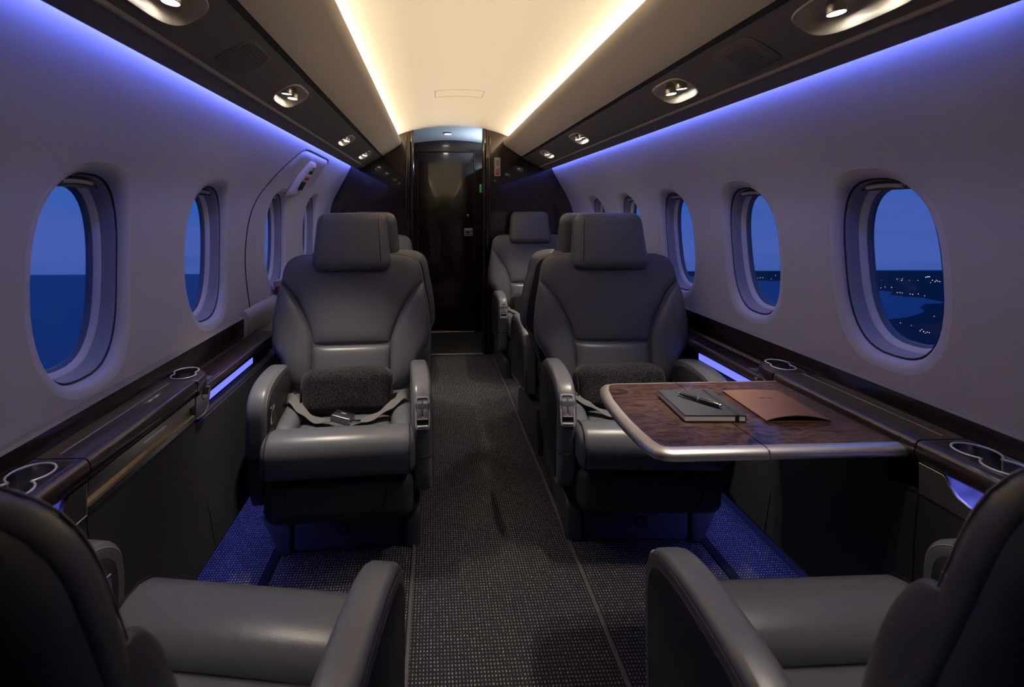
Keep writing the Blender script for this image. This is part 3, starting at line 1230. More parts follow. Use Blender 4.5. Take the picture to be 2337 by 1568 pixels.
# (surface cover blends into the wall)
mb.build('hatch_cover', 'bezel', t, angle=180)
mb = MB()
for j in range(nz + 1):
    z = 1.068 + (1.246 - 1.068) * j / nz
    for i in range(9):
        y = 2.36 + .065 * (j / nz) + .125 * i / 8
        e = max(0, 1 - abs(2 * j / nz - 1) ** 8) ** .5 * max(0, 1 - abs(2 * i / 8 - 1) ** 6) ** .5
        mb.v.append(tuple(wallL(y, z, .004 + .026 * e) - o0))
for j in range(nz):
    for i in range(8):
        a_ = j * 9 + i
        mb.f.append((a_, a_ + 1, a_ + 10, a_ + 9))
cov = mb.build('handle_cover', 'wall', t, angle=180)
for z0, z1, m_, y0_, y1_ in ((1.206, 1.222, 'plastic', 2.455, 2.515), (1.190, 1.204, 'groove', 2.448, 2.500), (1.176, 1.188, 'white', 2.442, 2.505), (1.160, 1.173, 'red', 2.436, 2.495), (1.112, 1.150, 'black', 2.410, 2.480), (1.090, 1.110, 'cream', 2.400, 2.470)):
    mb = MB()
    mb.v = [tuple(wallL(y, z, d) - o0) for d in (.029, .0335) for y, z in ((y0_, z0), (y1_, z0), (y1_, z1), (y0_, z1))]
    mb.f = [(0, 1, 2, 3), (4, 5, 6, 7), (0, 1, 5, 4), (1, 2, 6, 5), (2, 3, 7, 6), (3, 0, 4, 7)]
    mb.build('handle_label' if m_ != 'black' else 'handle_grip', m_, cov, smooth=False)
# sill under the hatch and its latch
mb = MB()
loft_y(mb, [(-.815, .535), (-.800, .60), (-.806, .628), (-.822, .635), (-.828, .535)], 1.86, 2.9)
mb.v = [tuple(Vector(p) - o0) for p in mb.v]
mb.build('hatch_sill', 'wall', t, angle=60)
mb = MB()
rbox(mb, (-.808 - o0.x, 2.27 - o0.y, .652 - o0.z), (.022, .12, .030), .006, 3)
mb.build('hatch_latch', 'brown', t)
mb = MB()
rbox(mb, (-.812 - o0.x, 2.24 - o0.y, .682 - o0.z), (.018, .07, .028), .006, 3)
mb.build('latch_bracket', 'plastic', t)

# ------------------------------------------------------------------ seats
RC = math.cos(math.radians(11))


def T(z):
    return (z - .36) / RC


def make_seat(loc, rz, a, label, recline=11, hy=.10, thick=.075, belt=True, grp='leather club seats', bx=0.0):
    s = thing('cabin_seat', loc, label, 'seat', grp, rz)
    X = lambda x: a * x

    def mir(mb):
        mb.v = [(a * x, y, z) for x, y, z in mb.v]
        return mb
    # base
    mb = MB()
    rbox(mb, (.020, .03, .063), (.318, .47, .122), .012, 3)
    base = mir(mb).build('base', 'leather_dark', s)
    mb = MB()
    rbox(mb, (.005, -.211, .062), (.030, .006, .026), .002, 2)
    mir(mb).build('pull_tab', 'black', base)
    for x0, x1, hh in ((.183, .232, .168),):
        mb = MB()
        pr = [(-.212, .002), (-.214, .085), (-.206, .108), (-.18, .128), (-.10, hh), (.24, hh + .01), (.27, .002)]
        soft_extrude(mb, pr, x0, x1, .010, lambda p, q, w: (w, p, q), 3)
        mir(mb).build('base_foot', 'leather_dark', s, angle=50)
    mb = MB()
    soft_extrude(mb, [(-.143, .002), (-.176, .002), (-.232, .118), (-.225, .130), (-.143, .130)], -.211, .25, .006, lambda p, q, w: (p, w, q), 2)
    mir(mb).build('base_foot', 'leather_dark', s, angle=50)
    mb = MB()
    tube(mb, [(.233, -.095, .150), (.2385, -.105, .142), (.2385, -.112, .128)], .0035, 8)
    mir(mb).build('release_pin', 'chrome', s)
    # leg rest
    mb = MB()
    pr = [(-.262, .248), (-.282, .241), (-.287, .220), (-.287, .160), (-.282, .138), (-.262, .120), (-.20, .114), (.16, .122), (.16, .248)]
    soft_extrude(mb, pr, -.208, .208, .035, lambda p, q, w: (w, p, q), 5)
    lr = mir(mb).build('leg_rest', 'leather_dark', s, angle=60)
    mb = MB()
    tube(mb, [(x, -.2882, z) for x, z in ((-.145, .236), (-.145, .20), (-.135, .165), (-.11, .148), (-.08, .144), (.06, .146), (.09, .150), (.115, .163), (.13, .19), (.132, .236))], .0012, 5)
    mir(mb).build('contour_seam', 'seam', lr)
    # cushion
    mb = MB()
    rbox(mb, (0, -.055, .291), (.412, .46, .066), .02, 3)
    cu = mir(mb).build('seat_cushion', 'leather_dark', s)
    mb = MB()
    pr = [(-.285, .256), (-.304, .266), (-.312, .288), (-.312, .325), (-.305, .350), (-.288, .367), (-.264, .375), (-.234, .373), (-.202, .364), (-.180, .351), (-.168, .332), (-.168, .290), (-.20, .256)]
    soft_extrude(mb, pr, -.213, .213, .030, lambda p, q, w: (w, p, q), 6)
    mir(mb).build('front_pad', 'leather', cu, angle=70)
    mb = MB()
    for xx in (-.196, .196):
        mb = MB()
        tube(mb, [(xx, y, z) for y, z in [(p[0] - .0005, p[1] + .0004) for p in pr[1:9]]], .0014, 5)
        mir(mb).build('pad_seam', 'seam', cu)
    pl = lambda p, q, h: (p, q, .322 + h + .02 * max(0, (q - .02) / .12) ** 2)
    mb = MB()
    pillow(mb, [(-.140, -.166), (.140, -.166)], [(.140, -.166), (.136, 0), (.134, .14)], [(-.134, .14), (.134, .14)], [(-.140, -.166), (-.136, 0), (-.134, .14)], .014, pl, .03)
    mir(mb).build('centre_pad', 'leather', cu, angle=70)
    for sg in (-1, 1):
        mb = MB()
        q = lambda x, y: (sg * x, y)
        pillow(mb, [q(.150, -.168), q(.207, -.190)], [q(.207, -.190), q(.210, -.03), q(.206, .14)], [q(.138, .14), q(.206, .14)], [q(.150, -.168), q(.141, -.10), q(.138, 0), q(.138, .14)], .038, pl, .03, 12, 18, 3)
        mir(mb).build('side_bolster', 'leather', cu, angle=70)
    # arms
    ap = [(.140, .400), (.105, .445), (.06, .472), (.01, .488), (-.07, .495), (-.13, .495), (-.175, .490), (-.209, .479), (-.233, .461), (-.247, .436), (-.252, .400), (-.252, .340), (-.250, .285), (-.246, .225), (-.236, .186), (-.220, .170), (-.19, .165), (-.05, .180), (.140, .205)]
    apd = [(p.x, p.y) for p in resample(ap, 46)]
    mb = MB()
    soft_extrude(mb, apd, .206, .263, .015, lambda p, q, w: (w, p, q), 5)
    arm = mir(mb).build('armrest', 'leather', s, angle=60)
    mb = MB()
    soft_extrude(mb, inset(apd, .024), .258, .2655, .002, lambda p, q, w: (w, p, q), 1)
    mir(mb).build('side_panel', 'leather_side', arm, angle=50)
    mb = MB()
    for d_, xx in ((.006, .2590), (.0125, .2622)):
        tube(mb, [(xx, p, q) for p, q in inset(apd, d_)[2:34]], .0009, 4)
    mir(mb).build('stitching', 'stitch', arm)
    mb = MB()
    tube(mb, [(.2065, -.236, .282), (.210, -.2475, .282), (.2345, -.2512, .280), (.258, -.2475, .282), (.2625, -.236, .286), (.264, -.2, .30)], .0016, 5)
    mir(mb).build('arm_seam', 'seam', arm)
    # control panel on the arm front
    M = Matrix.Translation((.2345, -.2482, .411)) @ Matrix.Rotation(math.radians(-13), 4, 'X')
    mb = MB()
    out = sell(.0218, .0460, 7, 40)
    inn = sell(.0170, .0412, 8, 40)
    vs = []
    for o_, d in ((out, .003), (out, -.0020), (inn, -.0026), (inn, .001)):
        vs += [M @ Vector((p, d, q)) for p, q in o_]
    fs = []
    for k in range(3):
        for i in range(40):
            fs.append((k * 40 + i, k * 40 + (i + 1) % 40, (k + 1) * 40 + (i + 1) % 40, (k + 1) * 40 + i))
    mb.add(vs, fs)
    mir(mb).build('control_bezel', 'silver', arm, angle=40)
    mb = MB()
    rbox(mb, (0, .0005, 0), (.0345, .003, .083), .001, 1)
    mb.v = [tuple(M @ Vector(p)) for p in mb.v]
    mir(mb).build('control_well', 'black', arm)
    mb = MB()
    for xx in (-.0092, .0092):
        rbox(mb, (xx, -.0018, .0085), (.0140, .004, .046), .001, 1)
    rbox(mb, (0, -.0028, -.0175), (.031, .005, .004), .001, 1)
    mb.v = [tuple(M @ Vector(p)) for p in mb.v]
    mir(mb).build('control_slider', 'plastic', arm)
    mb = MB()
    for i in range(5):
        rbox(mb, (-.012 + .006 * i, -.0032, -.0125), (.0035, .0012, .004), .0004, 1)
    rbox(mb, (0, -.003, -.037), (.031, .004, .0055), .001, 1)
    mb.v = [tuple(M @ Vector(p)) for p in mb.v]
    mir(mb).build('control_button', 'white', arm)
    # window side arm
    aw = [(p, max(q, .30)) for p, q in ap[:12]] + [(-.246, .300), (.140, .300)]
    awd = [(p.x, p.y) for p in resample(aw[:12], 36)] + [(-.240, .296), (.140, .30)]
    mb = MB()
    soft_extrude(mb, awd, -.263, -.206, .015, lambda p, q, w: (w, p, q), 5)
    arm2 = mir(mb).build('armrest', 'leather', s, angle=60)
    mb = MB()
    soft_extrude(mb, inset(awd, .022), -.212, -.2035, .002, lambda p, q, w: (w, p, q), 1)
    mir(mb).build('side_panel', 'leather_side', arm2, angle=50)
    mb = MB()
    tube(mb, [(-.2078, p, q) for p, q in inset(awd, .008)[2:34]], .0010, 4)
    mir(mb).build('stitching', 'stitch', arm2)
    mb = MB()
    rbox(mb, (-.2015, -.190, .405), (.007, .040, .050), .003, 2)
    mir(mb).build('latch_frame', 'chrome', arm2)
    mb = MB()
    rbox(mb, (-.1985, -.190, .402), (.004, .028, .034), .001, 2)
    mir(mb).build('latch_button', 'black', arm2)
    mb = MB()
    soft_extrude(mb, [(-.246, .292), (-.238, .20), (-.21, .150), (-.16, .130), (.14, .140), (.14, .292)], -.255, -.212, .010, lambda p, q, w: (w, p, q), 3)
    mir(mb).build('arm_skirt', 'leather_dark', s, angle=50)
    # backrest
    r = math.radians(recline)
    cr, sr = math.cos(r), math.sin(r)

    def B(x, t, d):
        return (x - bx, hy + t * sr - d * cr, .36 + t * cr + d * sr)
    half = [(.205, .345), (.226, .40), (.236, .445), (.248, .475), (.272, .505), (.283, .54), (.283, .58), (.275, .65), (.262, .72), (.255, .765), (.247, .797), (.230, .820), (.20, .833), (.15, .838)]
    right = [(x, T(z)) for x, z in half]
    outl = right + [(-x, t_) for x, t_ in reversed(right)]
    outd = [(p.x, p.y) for p in resample(outl, 90)]
    mb = MB()
    soft_extrude(mb, outd, -.024, .004, .010, lambda p, q, w: B(p, q, w), 3)
    bk = mir(mb).build('backrest', 'leather', s, angle=70)

    def shell(name, m_, a0, a1, par, cap):
        """back of the seat: rings curving from the rim (angle 0) to the flat rear (90)"""
        mb = MB()
        n, K = len(outd), 7
        for k in range(K + 1):
            th = math.radians(a0 + (a1 - a0) * k / K)
            for p, q in inset(outd, .002 + .050 * (1 - math.cos(th))):
                mb.v.append(B(p, q, -.018 - (thick - .018) * math.sin(th)))
        for k in range(K):
            for i in range(n):
                mb.f.append((k * n + i, k * n + (i + 1) % n, (k + 1) * n + (i + 1) % n, (k + 1) * n + i))
        if cap:
            mb.f.append(tuple(range(K * n, (K + 1) * n)))
        return mir(mb).build(name, m_, par, angle=70)
    shell('rear_border', 'leather', 0, 52, bk, False)
    shell('rear_panel', 'back_shell', 52, 90, bk, True)
    pb = lambda p, q, h: B(p, q, h)
    seamR = [(.137, T(.518)), (.146, T(.56)), (.168, T(.615)), (.205, T(.68)), (.236, T(.718)), (.258, T(.735))]
    # upper pad
    mb = MB()
    rt = [(p[0] - (.0 if i < 5 else .004), p[1]) for i, p in enumerate(seamR)]
    rc = rt + [(.251, T(.775)), (.238, T(.806)), (.222, T(.820))]
    tp = [(.222, T(.820)), (.19, T(.831)), (.12, T(.834)), (-.12, T(.834)), (-.19, T(.831)), (-.222, T(.820))]
    pillow(mb, [(-.137, T(.518)), (.137, T(.518))], rc, [(-p, q) for p, q in tp], [(-p, q) for p, q in rc], .020, pb, .012, 24, 30, 7)
    mir(mb).build('upper_pad', 'leather', bk, angle=75)
    # lumbar pad
    mb = MB()
    pillow(mb, [(-.134, T(.355)), (.134, T(.355))], [(.134, T(.355)), (.136, T(.44)), (.137, T(.514))], [(-.137, T(.514)), (.137, T(.514))], [(-.134, T(.355)), (-.136, T(.44)), (-.137, T(.514))], .022, pb, .012, 18, 14, 6)
    mir(mb).build('lumbar_pad', 'leather', bk, angle=75)
    for sg in (-1, 1):
        mb = MB()
        q = lambda x, t_: (sg * x, t_)
        inn_ = [q(.137, T(.36))] + [q(.1375, T(.44))] + [q(p + .0015, t_ - .002) for p, t_ in seamR[:-1]] + [q(.254, T(.730))]
        ou_ = [q(.215, T(.385)), q(.234, T(.44)), q(.250, T(.478)), q(.274, T(.51)), q(.281, T(.55)), q(.278, T(.62)), q(.268, T(.69)), q(.259, T(.728))]
        pillow(mb, [q(.137, T(.36)), q(.215, T(.385))], ou_, [q(.254, T(.730)), q(.259, T(.728))], inn_, .040, pb, .012, 14, 26, 3.2)
        mir(mb).build('side_bolster', 'leather', bk, angle=75)
    mb = MB()
    e = inset(outd, .004)
    mid = len(e) // 2
    tube(mb, [B(p, q, .0035) for p, q in e[4:mid - 2]], .0010, 4)
    tube(mb, [B(p, q, .0035) for p, q in e[mid + 3:len(e) - 4]], .0010, 4)
    mir(mb).build('stitching', 'stitch', bk)
    mb = MB()
    th = math.radians(50)
    tube(mb, [B(p, q, -.018 - (thick - .018) * math.sin(th) - .0004) for p, q in inset(outd, .002 + .050 * (1 - math.cos(th)))], .0014, 4, True)
    mir(mb).build('rear_piping', 'seam', bk)
    # headrest
    hc = T(.880)
    H2 = .107

    def hf(p):
        k = (p[2] + H2) / (2 * H2)
        w = 1 - .13 * k
        return (p[0] * w, p[1] * (1 - .10 * k) - .010 * (1 - (p[0] / .14) ** 2) * (1 if p[1] < 0 else .3), p[2])
    mb = MB()
    rbox(mb, (0, 0, 0), (.290, .098, 2 * H2), .036, 5, hf)
    M2 = Matrix.Translation(B(-.005, hc, .004)) @ Matrix.Rotation(-r, 4, 'X')
    mb.v = [tuple(M2 @ Vector(p)) for p in mb.v]
    hd = mir(mb).build('headrest', 'leather', s, angle=80)
    mb = MB()
    for xx, m0 in ((.108, 1),):
        tube(mb, [tuple(M2 @ Vector((p[0], p[1] - .0006, p[2]))) for p in [hf((xx + .004 * k_, -.049 if abs(z_) < .078 else -.049 + (abs(z_) - .078) * 1.0, z_)) for z_, k_ in [(-.095 + .19 * i / 20, (i - 10) / 10 * -0) for i in range(21)]]], .0012, 5)
    mir(mb).build('headrest_seam', 'seam', hd)
    mb = MB()
    for dx in (-.0045, .0045):
        for i in range(34):
            z_ = -.072 + .144 * i / 33
            p = hf((.108 + dx, -.049, z_))
            q = hf((.108 + dx, -.049, z_ + .0024))
            tube(mb, [tuple(M2 @ Vector((p[0], p[1] - .0004, p[2]))), tuple(M2 @ Vector((q[0], q[1] - .0004, q[2])))], .0007, 4)
    mir(mb).build('headrest_stitching', 'stitch', hd)
    mb = MB()
    rbox(mb, (0, 0, 0), (.11, .03, .10), .008, 2)
    M3 = Matrix.Translation(B(0, T(.80), -.03)) @ Matrix.Rotation(-r, 4, 'X')
    mb.v = [tuple(M3 @ Vector(p)) for p in mb.v]
    mir(mb).build('headrest_bracket', 'black', s)
    # belt
    if belt:
        sb = None
        for sg in (-1, 1):
            if sg > 0:
                path = [(.205, .020, .366), (.188, .000, .382), (.166, -.03, .376), (.130, -.075, .362), (.08, -.112, .348), (.040, -.135, .346), (.022, -.150, .360)]
            else:
                path = [(-.205, .020, .366), (-.190, .000, .382), (-.168, -.03, .376), (-.135, -.075, .362), (-.09, -.110, .348), (-.055, -.130, .350), (-.03, -.150, .362)]
            pr = resample(path, 24)
            mb = MB()
            hw = .0150
            for i, p in enumerate(pr):
                tt = (pr[min(i + 1, 24)] - pr[max(i - 1, 0)]).normalized()
                tw = math.radians(70 * max(0, 1 - i / 9) + 12 * math.sin(i * .8))
                up = Vector((0, 0, 1))
                w_ = tt.cross(up).normalized()
                n_ = w_.cross(tt)
                ww = w_ * math.cos(tw) + n_ * math.sin(tw) * sg
                nn = tt.cross(ww)
                for c1, c2 in ((-1, -1), (1, -1), (1, 1), (-1, 1)):
                    mb.v.append(tuple(p + ww * hw * c1 + nn * .0008 * c2))
            for i in range(24):
                for k in range(4):
                    mb.f.append((i * 4 + k, i * 4 + (k + 1) % 4, i * 4 + 4 + (k + 1) % 4, i * 4 + 4 + k))
            mb.f += [(0, 1, 2, 3), (96, 97, 98, 99)]
            mir(mb).build('belt_strap', 'belt', s, angle=60)
        mb = MB()
        MM = Matrix.Translation((-.002, -.160, .3720)) @ Matrix.Rotation(math.radians(-20), 4, 'Z') @ Matrix.Rotation(math.radians(8), 4, 'Y')
        rbox(mb, (0, 0, 0), (.062, .044, .022), .003, 2)
        mb.v = [tuple(MM @ Vector(p)) for p in mb.v]
        bkl = mir(mb).build('belt_buckle', 'buckle', s, angle=50)
        mb = MB()
        rbox(mb, (0, .004, .0114), (.016, .003, .002), .0006, 1)
        mb.v = [tuple(MM @ Vector(p)) for p in mb.v]
        mir(mb).build('buckle_mark', 'white', bkl)
        mb = MB()
        rbox(mb, (.036, -.182, .3675), (.034, .020, .004), .0015, 1)
        mir(mb).build('belt_tongue', 'chrome', s)
    return s


R_ = math.radians
seats = {}
seats['L1'] = make_seat((-.414, 1.70, 0), R_(4), 1, 'grey leather seat facing viewer, left of aisle, rolled blanket and open seat belt on it')
seats['R1'] = make_seat((.515, 1.70, 0), R_(-4), -1, 'grey leather seat facing viewer, right of aisle, partly behind the wood table')
seats['L2'] = make_seat((-.408, 2.30, 0), PI, -1, 'grey leather seat directly behind the left blanket seat, turned to the far door', belt=False)
seats['R2'] = make_seat((.524, 2.30, 0), PI, 1, 'grey seat with black back panel, second on the right, turned to the far door', belt=False)
seats['L3'] = make_seat((-.530, 3.19, 0), 0, 1, 'farthest left seat, only its shoulder showing beside the bulkhead doorway', belt=False)
seats['R3'] = make_seat((.514, 3.19, 0), 0, -1, 'farthest right seat facing viewer, in front of the bulkhead, right of doorway', belt=True)
seats['LN'] = make_seat((-.470, .58, 0), PI + R_(-8.6), -1, 'nearest left seat seen from behind, cushion and armrest at bottom left', recline=11.5, hy=.155, thick=.065, belt=False, bx=.075)
seats['RN'] = make_seat((.472, .553, 0), PI, 1, 'nearest right seat seen from behind, cushion and armrest at bottom right', recline=12.5, hy=.126, thick=.065, belt=False, bx=.020)


# blankets
def blanket(seat, lx, ly, lz, label, w=.292):
    s = seats[seat]
    M = Matrix.Translation(s.location) @ Matrix.Rotation(s.rotation_euler[2], 4, 'Z')
    c = M @ Vector((lx, ly, lz))
    rnd = random.Random(3)

    def fn(p):
        k = 1 + .05 * math.sin(p[0] * 31 + 1.3) * math.cos(p[2] * 40)
        return (p[0] * (1 + .02 * math.sin(p[2] * 50)), p[1] * k + .004 * math.sin(p[0] * 24), p[2] * (1 + .03 * math.sin(p[0] * 18 + .6)))
    mb = MB()
    rbox(mb, (0, 0, .073), (w, .105, .146), .036, 5, fn)
    t = thing('blanket', (c.x, c.y, c.z), label, 'blanket', 'rolled felt blankets on the seats', s.rotation_euler[2])
    b = mb.build('roll', 'felt', t, angle=80)
    b.rotation_euler = (R_(-12), 0, 0)
    for sg in (-1, 1):
        pts = []
        for i in range(40):
            a = i / 39 * 4.2 * PI
            q = .012 + .030 * i / 39
            pts.append((sg * (w / 2 + .0008), math.cos(a) * q * 1.05, .073 + math.sin(a) * q * 1.4))
        m2 = MB()
        tube(m2, pts, .0022, 5)
        e = m2.build('fold_edge', 'felt', t)
        e.rotation_euler = (R_(-12), 0, 0)


blanket('L1', -.004, -.015, .328, 'charcoal felt blanket rolled on the left seat above an open seat belt')
blanket('R1', -.010, -.015, .328, 'charcoal felt blanket rolled on the right seat behind the wood table')
blanket('R3', -.004, -.015, .328, 'charcoal felt blanket on the farthest right seat by the bulkhead')

# ------------------------------------------------------------------ table
TZ = .557
tb = thing('folding_table', (.77, 1.09, TZ), 'two leaf burl walnut table with satin metal edge, folded out from right ledge', 'table')
o0 = Vector((.77, 1.09, TZ))
arc = lambda cx, cy, r, a0, a1, n=6: [(cx + r * math.cos(math.radians(a0 + (a1 - a0) * i / n)), cy + r * math.sin(math.radians(a0 + (a1 - a0) * i / n))) for i in range(n + 1)]
outer = [(.4905, .904), (.4905, 1.285)] + [(.330, 1.283), (.308, 1.277), (.293, 1.262), (.280, 1.225), (.2695, 1.165), (.2655, 1.10), (.2645, 1.04), (.2670, .985), (.2715, .945), (.279, .920), (.293, .908), (.312, .904)]
inner = [(.7655, .904), (.7655, 1.285), (.4930, 1.285), (.4930, .904)]


def leaf(poly, open_edges, name):
    """wood inset plus a sloped metal rim on all edges but open_edges (index of the edge start)"""
    n = len(poly)
    area = sum(poly[i][0] * poly[(i + 1) % n][1] - poly[(i + 1) % n][0] * poly[i][1] for i in range(n))
    sg = 1 if area > 0 else -1
    # per-edge inset distance
    din = .0205
    lines = []
    for i in range(n):
        p, q = Vector(poly[i]), Vector(poly[(i + 1) % n])
        e = (q - p).normalized()
        nn = Vector((-e.y, e.x)) * sg
        d = 0.0 if i in open_edges else din
        lines.append((p + nn * d, e))
    ins = []
    for i in range(n):
        (p, e), (q, f) = lines[i - 1], lines[i]
        den = e.x * f.y - e.y * f.x
        if abs(den) < 1e-3:
            ins.append(q)
        else:
            tt = ((q.x - p.x) * f.y - (q.y - p.y) * f.x) / den
            ins.append(p + e * tt)
    mb = MB()
    soft_extrude(mb, [(p.x - o0.x, p.y - o0.y) for p in ins], -.012, 0, .0004, lambda a, b, w: (a, b, w), 1)
    lf = mb.build(name, 'burl', tb, angle=30)
    mb = MB()
    vs, fs = [], []
    prof = [(0, .0003), (.30, -.0002), (.78, -.0040), (1.0, -.0105), (.99, -.0165), (.90, -.0195), (0, -.0195)]
    for i in range(n):
        for k, z in prof:
            p = Vector(ins[i]).lerp(Vector(poly[i]), k)
            vs.append((p.x - o0.x, p.y - o0.y, z))
    m = len(prof)
    runs, cur = [], []
    st_ = (max(open_edges) + 1) % n
    for q in range(n):
        i = (st_ + q) % n
        if i in open_edges:
            if cur:
                runs.append(cur)
            cur = []
        else:
            cur.append(i)
    if cur:
        runs.append(cur)
    for run in runs:
        mb = MB()
        ids = run + [(run[-1] + 1) % n]
        for i in ids:
            mb.v += [tuple(v) for v in vs[i * m:(i + 1) * m]]
        for a_ in range(len(ids) - 1):
            for k in range(m):
                mb.f.append((a_ * m + k, (a_ + 1) * m + k, (a_ + 1) * m + (k + 1) % m, a_ * m + (k + 1) % m))
        mb.f += [tuple(range(m)), tuple(range((len(ids) - 1) * m, len(ids) * m))]
        mb.build('edge_trim', 'edge', lf, angle=45)
    return lf


leaf(outer, {0}, 'table_leaf')
leaf(inner, {0, 2}, 'table_leaf')
mb = MB()
for y in (.912, 1.277):
    rbox(mb, (.4918 - o0.x, y - o0.y, -.008), (.003, .012, .012), .001, 1)
mb.build('hinge', 'chrome', tb)
mb = MB()
rbox(mb, (.70 - o0.x, 1.09 - o0.y, -.028), (.13, .30, .020), .004, 2)
rbox(mb, (.765 - o0.x, 1.09 - o0.y, -.06), (.03, .30, .05), .004, 2)
mb.build('support_bracket', 'black', tb)

# notebook
n0 = Vector((.462, 1.100, TZ + .0006))
ang = math.atan2(.1687 - .0168, .4064 - .3966) - PI / 2
nb = thing('notebook', n0, 'slate grey hardback notebook with elastic band lying on the wood table', 'notebook', rz=-R_(3.4))


def skew(mb, k=.0):
    return mb


mb = MB()
rbox(mb, (0, 0, .0013), (.128, .148, .0024), .0011, 2)
rbox(mb, (0, 0, .0137), (.128, .148, .0024), .0011, 2)
rbox(mb, (.0632, 0, .0075), (.0022, .148, .0140), .0010, 2)
mb.build('cover', 'notebook', nb)
mb = MB()
box(mb, -.0632, .0618, -.0732, .0732, .0025, .0125)
mb.build('page_block', 'paper', nb, smooth=False)
mb = MB()
rbox(mb, (.045, 0, .0153), (.008, .1495, .0009), .0003, 1)
rbox(mb, (.045, -.0747, .0076), (.008, .0009, .0162), .0003, 1)
rbox(mb, (.045, .0747, .0076), (.008, .0009, .0162), .0003, 1)
mb.build('elastic_band', 'black', nb)
# pen
pa, pb_ = Vector((.430, 1.142, TZ + .0215)), Vector((.4885, 1.056, TZ + .0215))
d = (pb_ - pa)
ln = d.length
d.normalize()
pn = thing('pen', pa.lerp(pb_, .5), 'black ballpoint pen with silver fittings lying across the notebook', 'pen')
o0p = pa.lerp(pb_, .5)
for nm2, m2, pr in (('barrel', 'pen', [(.0026, .010), (.0040, .022), (.0047, .045), (.0047, .052)]),
                    ('cap', 'pen', [(.0049, .056), (.0050, .075), (.0047, .096), (.0040, .1005)]),
                    ('tip', 'chrome', [(.0006, 0), (.0014, .003), (.0026, .010)]),
                    ('ring', 'chrome', [(.0048, .0518), (.0053, .0525), (.0053, .0558), (.0049, .0562)]),
                    ('end_button', 'chrome', [(.0040, .1003), (.0042, .1015), (.0038, .1042), (.0015, .1052), (0, .1053)])):
    mb = MB()
    s_ = ln / .1053
    lathe(mb, [(r, h * s_) for r, h in pr], pa - o0p, 20, d)
    mb.build(nm2, m2, pn, angle=40)
mb = MB()
side = Vector((0, 0, 1))
tube(mb, [tuple(pa - o0p + d * h * s_ + side * r) for h, r in ((.099, .0048), (.094, .0064), (.080, .0064), (.070, .0054))], .0009, 6)
mb.build('clip', 'chrome', pn)
# folder
fo = thing('leather_folder', (.635, 1.105, TZ + .0006), 'tan leather document folder lying on the table beside the ledge', 'folder', rz=-R_(2.5))
W2, H2_ = .0675, .087
mb = MB()
box(mb, -W2, W2, -H2_, H2_, 0, .0016)
mb.build('back_cover', 'tan', fo, smooth=False)
mb = MB()
nx, ny = 16, 10
for lay in (0, 1):
    for j in range(ny + 1):
        for i in range(nx + 1):
            x = -W2 + 2 * W2 * i / nx
            y = -H2_ + 2 * H2_ * j / ny
            k = i / nx
            op = math.sin(PI * min(1, k * 1.02)) ** .8 if 0 < k < 1 else 0
            z = .0022 + .0105 * op * (1 - .75 * j / ny) + (.0016 if lay else 0)
            mb.v.append((x, y, z))
n1 = (nx + 1) * (ny + 1)
for lay in (0, 1):
    for j in range(ny):
        for i in range(nx):
            a_ = lay * n1 + j * (nx + 1) + i
            mb.f.append((a_, a_ + 1, a_ + nx + 2, a_ + nx + 1))
rim = [i for i in range(nx + 1)] + [(j + 1) * (nx + 1) - 1 for j in range(1, ny + 1)] + [ny * (nx + 1) + i for i in range(nx - 1, -1, -1)] + [j * (nx + 1) for j in range(ny - 1, 0, -1)]
for k in range(len(rim)):
    a_, b_ = rim[k], rim[(k + 1) % len(rim)]
    mb.f.append((a_, b_, b_ + n1, a_ + n1))
mb.build('front_cover', 'tan', fo, angle=50)
mb = MB()
rbox(mb, (0, .002, .0021), (.128, .168, .0008), .0003, 1)
mb.build('inner_sheet', 'tan_in', fo)
cu = bpy.data.curves.new('embossed_text', 'FONT')
cu.body = 'DETAIL'
cu.size = .0105
cu.align_x = 'CENTER'
cu.extrude = .0002
tmp = bpy.data.objects.new('tmp_text', cu)
C.objects.link(tmp)
bpy.context.view_layer.update()
me = bpy.data.meshes.new_from_object(tmp.evaluated_get(bpy.context.evaluated_depsgraph_get()))
bpy.data.objects.remove(tmp)
me.materials.append(MT['ink'])
for v in me.vertices:
    x, y = v.co.x, v.co.y + .020
    k = (x + W2) / (2 * W2)
    j = (y + H2_) / (2 * H2_)
    v.co.y = y
    v.co.z = .0039 + .0105 * math.sin(PI * min(1, k * 1.02)) ** .8 * (1 - .75 * j) + v.co.z
tx = bpy.data.objects.new('embossed_text', me)
C.objects.link(tx)
tx.parent = fo

# ------------------------------------------------------------------ outside
TILT = math.atan(137 / F)
UPv = Vector((0, math.sin(TILT), math.cos(TILT)))
FWv = Vector((0, math.cos(TILT), -math.sin(TILT)))
HGT = 400.0


def ground(u, v, lift=0):
    d_ = ray(u, v)
    t_ = -(HGT - lift) / d_.dot(UPv)
    return CAM + d_ * t_


def gp(x, y, lift=0):
    return CAM - UPv * (HGT - lift) + Vector((x, 0, 0)) + FWv * y


